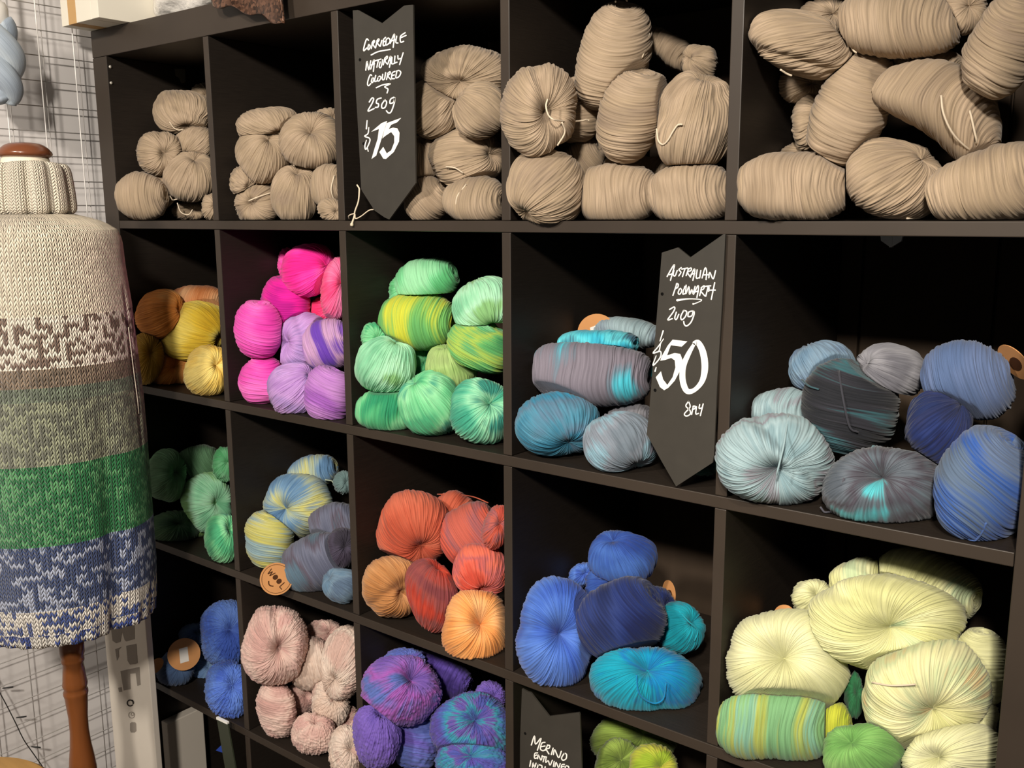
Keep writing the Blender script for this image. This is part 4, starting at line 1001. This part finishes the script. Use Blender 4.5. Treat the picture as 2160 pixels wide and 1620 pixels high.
BANDS_B = list(zip(bt, ['#3a4c90', '#e2dcd2', '#a8b0c6', '#8e9ab4', '#5a9a64', '#969a80', '#7c8672', '#8c7a68', '#eee2d0', '#eee0c8']))
BANDS_T = list(zip(bt, [grey(x) for x in (.62, .54, .66, .66, .68, .60, .55, .5, .56, .5)]))
M_knit = knit_mat()

fdir = np.array((CAM[0] - XC, CAM[1] - YC)); fdir /= np.linalg.norm(fdir)      # towards the viewer
sdir = np.array((-fdir[1], fdir[0]))                                          # to the viewer's right
if sdir @ RIGHT[:2] < 0: sdir = -sdir
prof_g = [(452, 96), (456, 112), (460, 130), (466, 150), (474, 168), (486, 187), (500, 193), (515, 196), (561, 197), (646, 203), (750, 206), (850, 209), (930, 208), (1000, 206), (1100, 204), (1200, 201), (1260, 195), (1292, 188), (1306, 186)]
gz = []
for v, h in prof_g:
    r, z = rad(v, h); gz.append((z, r))
gz = gz[::-1]
zs = np.array([g[0] for g in gz]); rs = np.array([g[1] for g in gz])
nz_, na = 150, 260
zz = np.concatenate([np.linspace(zs[0], zs[-6], 110), np.linspace(zs[-6], zs[-1], nz_ - 110 + 1)[1:]])
# arc length along the profile gives the row count over the shoulders
rr = np.interp(zz, zs, rs)
arc = np.concatenate([[0], np.cumsum(np.hypot(np.diff(zz), np.diff(rr)))]); zeta = arc / arc[-1]
def gar(i, a):
    """point of the garment; a = 0 faces the viewer, +90 deg is the viewer's right side"""
    z, r = zz[i], rr[i]; t = (z - zs[0]) / (zs[-1] - zs[0])
    lowf = np.clip(1 - t / .62, 0, 1) ** .7
    ad = math.degrees(a)
    d = .80 + .12 * t
    k = 1 - .13 * lowf * math.exp(-((ad - 33) / 8.) ** 2) + .02 * lowf * math.exp(-((ad - 58) / 16) ** 2) - .05 * lowf * math.exp(-((ad + 40) / 10.) ** 2)
    k -= .03 * math.exp(-((ad - 66) / 2.2) ** 2) * np.clip((t - .42) / .05, 0, 1) * np.clip((.84 - t) / .05, 0, 1)
    k += .008 * math.sin(ad / 57.3 * 9 + 1) * (1 - t)
    if zeta[i] < .09: k += .02 * math.sin(a * 32) * (1 - zeta[i] / .09)
    x = r * math.sin(a) * k; y = r * math.cos(a) * k * d
    sc = .012 * (1 if zeta[i] < .004 else 0)
    return np.array((XC + sdir[0] * x + fdir[0] * y, YC + sdir[1] * x + fdir[1] * y, z))
mb = MB(); vs = []
for i in range(nz_):
    for j in range(na): vs.append(gar(i, TAU * j / na - math.pi))
fs = [(i * na + j, i * na + (j + 1) % na, (i + 1) * na + (j + 1) % na, (i + 1) * na + j) for i in range(nz_ - 1) for j in range(na)]
mb.add(vs, fs, True)
pon = mb.build('knitted_poncho', M_knit, None, (XC, YC, zhem))
uvl = pon.data.uv_layers.new(name='UVMap')
NST = 114
vi = np.zeros(len(pon.data.loops), np.int32); pon.data.loops.foreach_get('vertex_index', vi)
ii = vi // na; jj = vi % na
fl = np.repeat(np.arange(len(pon.data.polygons)), 4)
jface = fl % na
jj = np.where((jface == na - 1) & (jj == 0), na, jj)
ang = jj / na - .5
te = zeta[ii]
Uc = ang * NST
tl = (zz[ii] - zs[0]) / (zs[-1] - zs[0])
Vc = np.interp(te, zeta, (zz - zs[0]) / (zs[-1] - zs[0])) * 0 + te * ROWS
# keep bands tied to true height while rows follow the cloth
Vc = tl * ROWS * .86 + te * ROWS * .14
uvl.data.foreach_set('uv', np.stack([Uc, Vc], -1).astype(np.float32).ravel())
so = pon.modifiers.new('thickness', 'SOLIDIFY'); so.thickness = .005; so.offset = -1
tag(pon, 'sleeveless roll neck poncho, cream with brown, green and blue knitted stripes, on the dress form', 'poncho')

# roll neck: chunky 3 x 2 rib
def rib_mat():
    mt, nt, b = newmat('cream_rib'); L = nt.links.new
    uv = N(nt, 'ShaderNodeUVMap'); sep = N(nt, 'ShaderNodeSeparateXYZ'); L(uv.outputs[0], sep.inputs[0])
    U, V = sep.outputs[0], sep.outputs[1]
    fu = math_(nt, 'SUBTRACT', math_(nt, 'FRACT', U), .5); au = math_(nt, 'ABSOLUTE', fu)
    v2 = math_(nt, 'MULTIPLY_ADD', au, -1.5, V); fv = math_(nt, 'FRACT', v2)
    cv = math_(nt, 'SINE', math_(nt, 'MULTIPLY', fv, math.pi))
    cu = math_(nt, 'SINE', math_(nt, 'MULTIPLY', math_(nt, 'MINIMUM', math_(nt, 'MULTIPLY', au, 2.), 1.), math.pi))
    h = math_(nt, 'POWER', math_(nt, 'MAXIMUM', math_(nt, 'MULTIPLY', cv, math_(nt, 'MULTIPLY_ADD', cu, .75, .25)), 0.), .6)
    bp = N(nt, 'ShaderNodeBump', i_Strength=1., i_Distance=.0042); L(h, bp.inputs['Height']); L(bp.outputs[0], b.inputs['Normal'])
    b.inputs['Base Color'].default_value = hexc('#ebdfca'); b.inputs['Roughness'].default_value = .9; b.inputs['Specular IOR Level'].default_value = .15
    b.inputs['Sheen Weight'].default_value = .2
    return mt
M_rib = rib_mat()
cprof = [(452, 88), (449, 92), (444, 97), (430, 98), (405, 97), (380, 95), (362, 93), (352, 90), (346, 85), (343, 79), (346, 73), (352, 69), (380, 67), (430, 68)]
cp = [rad(v, h) for v, h in cprof]; nc_ = 240; vs = []; us = []
al = np.concatenate([[0], np.cumsum([math.hypot(cp[i + 1][0] - cp[i][0], cp[i + 1][1] - cp[i][1]) for i in range(len(cp) - 1)])])
fine = np.linspace(0, al[-1], 46)
cr_ = np.interp(fine, al, [c[0] for c in cp]); cz_ = np.interp(fine, al, [c[1] for c in cp])
for i in range(46):
    for j in range(nc_):
        a = TAU * j / nc_ - math.pi
        q = (j * 12 / nc_) % 1.0                                # 12 ribs: three knit columns, two purl
        rib = .0045 * (np.tanh(9 * (.34 - abs(q - .5))) ) 
        r = cr_[i] + rib * (1 if i < 34 else .3)
        x, y = r * math.sin(a), r * math.cos(a) * .93
        wob = .004 * math.sin(a * 3 + 1) * (1 if 8 < i < 34 else 0)
        vs.append((XC + sdir[0] * x + fdir[0] * y, YC + sdir[1] * x + fdir[1] * y, cz_[i] + wob * .5))
mb = MB(); mb.add(vs, [(i * nc_ + j, i * nc_ + (j + 1) % nc_, (i + 1) * nc_ + (j + 1) % nc_, (i + 1) * nc_ + j) for i in range(45) for j in range(nc_)], True)
colr = mb.build('roll_collar', M_rib, pon, (XC, YC, zhem)); ul = colr.data.uv_layers.new(name='UVMap')
vi = np.zeros(len(colr.data.loops), np.int32); colr.data.loops.foreach_get('vertex_index', vi)
jf = np.repeat(np.arange(len(colr.data.polygons)), 4) % nc_; jj = vi % nc_; jj = np.where((jf == nc_ - 1) & (jj == 0), nc_, jj)
ul.data.foreach_set('uv', np.stack([jj / nc_ * 60, fine[vi // nc_] / .0052], -1).astype(np.float32).ravel())
# edge of the arm slit
ia = [i for i in range(nz_) if tz_(880) < (zz[i] - zs[0]) / (zs[-1] - zs[0]) < tz_(690)]
pts = [gar(i, math.radians(66)) for i in ia][::3]
pts = [p + np.array((fdir[0], fdir[1], 0)) * .002 + np.array((sdir[0], sdir[1], 0)) * .003 for p in pts]
MB().tube(pts, .001, 6).build('arm_slit_edge', M_cream, pon, (XC, YC, zhem))

# ------------------------------------------------------------------ wall side: wire grid, cords, hanging hank, cartons, lights
mb = MB(); gx = -.048
for k in range(-9, 60):
    z = .03 + k * .0505
    if .02 < z < 2.3: mb.tube([(gx, -1.3, z), (gx, .37, z)], .0012, 6)
for k in range(0, 22):
    y = -1.29 + k * .0757
    mb.tube([(gx - .0035, y, .02), (gx - .003, y, 2.3)], .0011, 6)
g = mb.build('wire_grid_panel', M_wire)
tag(g, 'pale wire grid panel fixed on the white wall behind the dress form', 'grid panel')
for k in range(2):
    for zc in (.3, 1.9):
        MB().tube([(-.0795, -.9 + k * 1.1, zc), (gx, -.9 + k * 1.1, zc)], .003, 6).build('wall_bracket', M_wire, g)
for i, (u0, v0, u1, v1, x, lab) in enumerate(((75, 0, 97, 305, .0, 'thin white cord hanging above the edge of the neck cap'), (153, 48, 182, 450, -.012, 'thin white cord hanging between the collar and the shelving'), (17, 228, 20, 296, -.022, 'short white cord hanging under the pale blue hank'))):
    p0, p1 = atX(u0, v0, x), atX(u1, v1, x)
    y = .5 * (p0[1] + p1[1]); top = 2.25 if i != 2 else atX(u0, v0, x)[2] + .06; zb_ = p1[2] - (.25 if i < 2 else .12)
    o = MB().tube([(gx - .002, y, top), (x, y, top - .004), (x, y, zb_)], .0012, 8).build('string', M_cord, None, (x, y, zb_))
    tag(o, lab, 'string', 'white cords hanging on the wall')

yarn('pale_denim', ['#98a4b2', '#aab6c2', '#bac4cc'])
# braided hank hanging from the grid
def hank():
    pts = []; R0 = .026
    base = atX(-6, 40, .03); lowp = atX(0, 218, .03); y = base[1]
    mb = MB(); zt, zl = base[2], lowp[2]
    for st in range(2):
        k = 60; L = []; rad_ = []
        for i in range(k):
            t = i / (k - 1); a = t * TAU * 1.25 + st * math.pi + .6
            bulge = .55 + .45 * math.sin(math.pi * min(1, t * 1.05)) ** .6
            L.append((.03 + .017 * math.cos(a) * bulge, y + .017 * math.sin(a) * bulge, zt + (zl - zt) * t)); rad_.append(R0 * bulge * (1 if 0 < i < k - 1 else .4))
        mb.tube(L, rad_, 28)
    o = mb.build('hanging_hank', PAL['pale_denim'], None, (.03, y, zt))
    ul = o.data.uv_layers.new(name='UVMap'); vi = np.zeros(len(o.data.loops), np.int32); o.data.loops.foreach_get('vertex_index', vi)
    ul.data.foreach_set('uv', np.stack([(vi % 28) / 28., (vi // 28) / 60.], -1).astype(np.float32).ravel())
    tag(o, 'pale blue twisted hank of yarn hanging on the wire grid', 'yarn')
    MB().lathe([(.016, zt + .03), (.02, zt + .02), (.02, zt - .01), (.016, zt - .012)], (.03, y), 24).build('paper_band', M_sticker, o, (.03, y, zt))
    MB().tube([(gx, y, zt + .14), (.0, y, zt + .15), (.03, y, zt + .12), (.03, y, zt + .01)], .004, 8).build('hanging_loop', PAL['pale_denim'], o, (.03, y, zt))
hank()

def oriented_box(mb, o, ex, ey, ez):
    """o corner, three edge vectors"""
    c = [np.array(o) + a * np.array(ex) + b * np.array(ey) + d * np.array(ez) for d in (0, 1) for b in (0, 1) for a in (0, 1)]
    mb.add(c, [(0, 2, 3, 1), (4, 5, 7, 6), (0, 1, 5, 4), (2, 6, 7, 3), (0, 4, 6, 2), (1, 3, 7, 5)])
# long carton leaning at the corner of the bookcase
yc = -.088
pl, pr_ = atY(230, 1450, yc), atY(317, 1450, yc); wlen = pr_[0] - pl[0]
base = np.array((pl[0], yc, .002)); up = np.array((0, 0, 1.)); wv = np.array((1., 0, 0)); Lh = atY(250, 1225, yc)[2]
dv = np.array((0, .014, 0.))
mb = MB(); oriented_box(mb, base, wv * wlen, dv, up * Lh)
ct = mb.build('long_carton', M_box, None, base, bevel=.0015)
tag(ct, 'tall narrow white carton with grey pictograms, leaning at the corner of the shelving', 'box')
def onct(u, v): return atY(u, v, yc) + np.array((0, -.0006, 0))
def C6(x, y): return onct(200 + x / 4.5, 1260 + y / 4.5)
def quadprint(pts, mat=M_print): MB().prism([C6(*p) for p in pts], np.array((0, .0004, 0))).build('printed_mark', mat, ct, base)
quadprint([(148, 235), (370, 203), (378, 300), (380, 395), (300, 418), (285, 405), (262, 325), (245, 420), (205, 436), (170, 410)])
quadprint([(195, 492), (255, 470), (228, 500), (232, 560), (212, 600)]); quadprint([(300, 460), (395, 440), (408, 620), (390, 632), (335, 638), (312, 600)])
quadprint([(245, 700), (425, 660), (436, 830), (405, 840), (390, 720), (335, 725), (342, 870), (275, 885)]); quadprint([(222, 858), (255, 852), (260, 895), (232, 900)])
def ringp(cx, cy, r, w, mat, a0=0, a1=TAU):
    mb = MB(); A = np.linspace(a0, a1, 26)
    mb.add([C6(cx + r * math.cos(a), cy + r * math.sin(a)) for a in A] + [C6(cx + (r - w) * math.cos(a), cy + (r - w) * math.sin(a)) for a in A], [(i, i + 1, 27 + i, 26 + i) for i in range(25)])
    mb.build('printed_mark', mat, ct, base)
ringp(338, 1002, 34, 12, M_dprint, .5, 5.6); ringp(345, 998, 30, 16, M_dprint, -1.2, 0.6)
ringp(352, 1116, 32, 6, M_print); ringp(360, 1108, 16, 6, M_print)
quadprint([(336, 1195), (352, 1184), (385, 1186), (394, 1200), (396, 1268), (380, 1282), (345, 1282), (336, 1262)])
# plain white box inside the lowest first cubby
xf = O_ + .03
fr, bk = atX(333, 1537, xf), atX(404, 1502, xf); bt_ = atX(435, 1592, xf); b0 = ZS1 - 4 * P + .001
o = MB().box((O_ + .004, max(fr[1] - .02, .005), b0), (xf, atX(433, 1560, xf)[1], min(fr[2], ZS1 - 3 * P - T - .003))).build('white_box', M_box, None, (O_ + .004, .01, b0), bevel=.002)
tag(o, 'plain white box standing in the first cubby under the fluffy blue skeins', 'box')
# dark board with a white tip and a blue card beside it
q = [atY(457, 1516, -.02), atY(480, 1527, -.02), atY(500, 1640, -.02), atY(478, 1640, -.02)]
zc_ = ZS1 - 4 * P - O_
pb = MB(); lo_ = [p - np.array((0, 0, 0)) for p in q]
dn = (q[3] - q[0]) / (q[3] - q[0])[2]; dn2 = (q[2] - q[1]) / (q[2] - q[1])[2]
q[3] = q[0] + dn * (zc_ + .002 - q[0][2]); q[2] = q[1] + dn2 * (zc_ + .002 - q[1][2])
o = MB().prism(q, np.array((0, .003, 0))).build('display_board', M_greenboard, None, q[3])
tag(o, 'thin dark board leaning on the front of the lowest row, white at its tip', 'board')
MB().prism([q[0] + np.array((0, -.001, .004)), q[1] + np.array((0, -.001, .004)), q[1] + np.array((0, -.001, -.001)), q[0] + np.array((0, -.001, -.001))], np.array((0, .005, 0))).build('white_tip', M_white, o, q[3])
y_ = .03
q = [atY(477, 1562, y_), atY(489, 1594, y_), atY(455, 1583, y_)]
o = MB().prism(q, np.array((0, .002, 0))).build('blue_card', M_blue, None, q[2])
tag(o, 'small blue card beside the dark board at the bottom', 'card')
mb = MB()
for pts in ([(472, 1577), (476, 1575), (480, 1579), (474, 1580)], [(478, 1581), (484, 1582), (483, 1584)], [(482, 1569), (484, 1569), (484, 1571), (482, 1571)]):
    mb.add([atY(u, v, y_) - np.array((0, .0006, 0)) for u, v in pts], [tuple(range(len(pts)))])
mb.build('print', M_white, o, q[2])
# twinkle light wire on the grid, low
wx = gx + .006
o = MB().tube(smooth_line([atX(u, v, wx) for u, v in ((-40, 1395), (0, 1462), (28, 1515), (50, 1560), (72, 1592), (95, 1626), (130, 1690))], 4), .0011, 6).build('light_string', M_darkwire, None, atX(50, 1560, wx))
tag(o, 'thin dark wire with tiny bulbs strung over the wire grid', 'string lights')
for (a, b) in (((5, 1452), (28, 1449)), ((34, 1514), (56, 1511)), ((66, 1575), (86, 1577))):
    p, q = atX(*a, wx + .001), atX(*b, wx + .012)
    MB().tube([p, p + (q - p) * .6, q], [.0012, .0019, .0015], 8).build('bulb', M_darkwire, o, atX(50, 1560, wx))
# pine stool whose seat edge shows at the bottom
p = CAM + ray(-100, 1700) * 1.36
SX, SY, SZ = p
st = empty('stool', (SX, SY, 0)); tag(st, 'round pine stool, only the rim of its seat in view, below the poncho', 'stool')
MB().lathe([(.001, SZ), (.125, SZ), (.132, SZ - .006), (.132, SZ - .024), (.125, SZ - .03), (.001, SZ - .03)], (SX, SY), 48, False).build('seat', M_pine, st, (SX, SY, 0))
for k in range(4):
    a = k * TAU / 4 + .4
    MB().tube([(SX + .08 * math.cos(a), SY + .08 * math.sin(a), SZ - .03), (SX + .125 * math.cos(a), SY + .125 * math.sin(a), 0)], .012, 10).build('leg', M_pine, st, (SX, SY, 0))

# ------------------------------------------------------------------ on top of the bookcase
slabs = [(130, 145, 43, 'white', -.058), (145.5, 163, 45.5, 'tan', -.062), (163.5, 196, 46, 'white', -.064), (196.5, 212, 43, 'white', -.066)]
zt = ztop + .0005
for i, (u0, u1, v, c, yf) in enumerate(slabs):
    # find the depth at which the front lower edge sits on the level of the top board
    p0 = atZ(u0, v, zt) if False else atY(u0, v, -.06); p1 = atY(u1, v, -.06)
    x0, x1 = p0[0], p1[0] - .0004
    o = MB().box((x0, -.06 - .001 * i, zt), (x1, .30, zt + .34)).build('foam_board', M_slabw if c == 'white' else M_slabt, None, (x0, -.06, zt), bevel=.0008)
    lab = ['outermost white board of the four upright on top of the shelving', 'tan board standing between white ones on top of the shelving', 'thick white board next to the tan one on top of the shelving', 'thin white board facing the plastic bag on top of the shelving'][i]
    tag(o, lab, 'board', 'upright boards on top of the shelving')
# crumpled clear bag
rng = np.random.default_rng(4)
xb0, xb1 = .15, .33
nzb_ = Nz(rng, 3.2); nzb2 = Nz(rng, 8.)
mb = MB(); n1, n2 = 60, 40; vs = []
for i in range(n1):
    t = math.pi * i / (n1 - 1)
    for j in range(n2):
        a = TAU * j / n2
        d = np.array((math.sin(t) * math.cos(a), math.sin(t) * math.sin(a), math.cos(t)))
        k = 1 + .12 * nzb_(d[None])[0] + .07 * nzb2(d[None])[0]
        sx = np.sign(d) * np.abs(d) ** .7 * k
        vs.append((max(x1 + .003, (xb0 + xb1) / 2 + sx[0] * .115), .14 + sx[1] * .12, max(zt + .001, zt + .09 + sx[2] * .095)))
mb.add(vs, [(i * n2 + j, i * n2 + (j + 1) % n2, (i + 1) * n2 + (j + 1) % n2, (i + 1) * n2 + j) for i in range(n1 - 1) for j in range(n2)], True)
o = mb.build('plastic_bag', M_bag, None, (.23, .14, zt)); tag(o, 'crumpled clear plastic bag of pale stuffing on top of the shelving', 'bag')
# sequinned cloth hanging over the edge
mb = MB(); nu, nv = 40, 30; vs = []
u0, u1 = .465, .66
for i in range(nu):
    s_ = i / (nu - 1); x = u0 + (u1 - u0) * s_
    drop = .026 + .056 * s_ ** 1.3 + .004 * math.sin(17 * s_)
    for j in range(nv):
        t = j / (nv - 1)
        if t < .5: y = .22 - (t / .5) * .24; z = zt + .012 + .006 * math.sin(9 * s_ + 5 * t)
        else:
            q = (t - .5) / .5; y = -.02 - .004 * math.sin(8 * s_) * q - .004; z = zt + .010 - drop * q
        vs.append((x + .004 * math.sin(7 * t), y, z))
mb.add(vs, [(i * nv + j, i * nv + j + 1, (i + 1) * nv + j + 1, (i + 1) * nv + j) for i in range(nu - 1) for j in range(nv - 1)], True)
o = mb.build('sequin_cloth', M_seq, None, ((u0 + u1) / 2, 0, zt)); m_ = o.modifiers.new('thickness', 'SOLIDIFY'); m_.thickness = .004; m_.offset = 1
tag(o, 'brown sequinned cloth hanging over the front edge of the shelving top', 'cloth')
# paper scrap and white clip inside the bookcase
q = [atX(u, v, O_ + .0002) for u, v in ((368, 145), (390, 146), (391, 174), (382, 176), (378, 165), (370, 160))]
o = MB().prism(q, np.array((.0008, 0, 0))).build('paper_scrap', M_grey, None, q[0]); tag(o, 'grey paper scrap stuck inside the top row first cubby', 'paper')
q0 = atY(1880, 500, .30); q0[2] = ZS1 - T - .001
mb = MB()
for sgn in (-1, 1):
    mb.prism([q0 + np.array(p) for p in ((sgn * .001, 0, 0), (sgn * .016, 0, 0), (sgn * .014, 0, -.013), (sgn * .002, 0, -.021))], np.array((0, .006, 0)))
mb.box(q0 + np.array((-.002, -.001, -.022)), q0 + np.array((.002, .007, 0)))
o = mb.build('cable_clip', M_white, None, q0); tag(o, 'small white clip under the top shelf board in the second row fifth cubby', 'clip')

# ------------------------------------------------------------------ light: the shop's ceiling spots and a weak glow of the room
w = bpy.data.worlds.new('world'); scene.world = w; w.use_nodes = True
w.node_tree.nodes['Background'].inputs[0].default_value = (1, .93, .84, 1); w.node_tree.nodes['Background'].inputs[1].default_value = .09
def spot(name, loc, aim, power, ang=70, blend=.5, r=.04, c=(1, .88, .74)):
    l = bpy.data.lights.new(name, 'SPOT'); l.energy = power; l.spot_size = math.radians(ang); l.spot_blend = blend; l.shadow_soft_size = r; l.color = c
    o = bpy.data.objects.new(name, l); col.objects.link(o); o.location = loc
    o.rotation_euler = (Vector(aim) - Vector(loc)).to_track_quat('-Z', 'Y').to_euler(); return o
spot('spot_lamp', (1.1, -2.25, 2.5), (.7, .1, 1.2), 190, 70, .9, .11, (1, .91, .80))
spot('spot_lamp', (2.35, -2.3, 2.5), (.65, .1, 1.1), 310, 72, .8, .11, (1, .91, .80))
spot('spot_lamp', (2.3, -1.9, 2.6), (1.85, .1, .75), 110, 34, .6, .04, (1, .88, .70))
vs = scene.view_settings; vs.view_transform = 'Standard'; vs.look = 'None'; vs.gamma = 1; vs.use_curve_mapping = False; vs.exposure = 0
scene.cycles.max_bounces = 6; scene.cycles.diffuse_bounces = 3; scene.cycles.glossy_bounces = 3
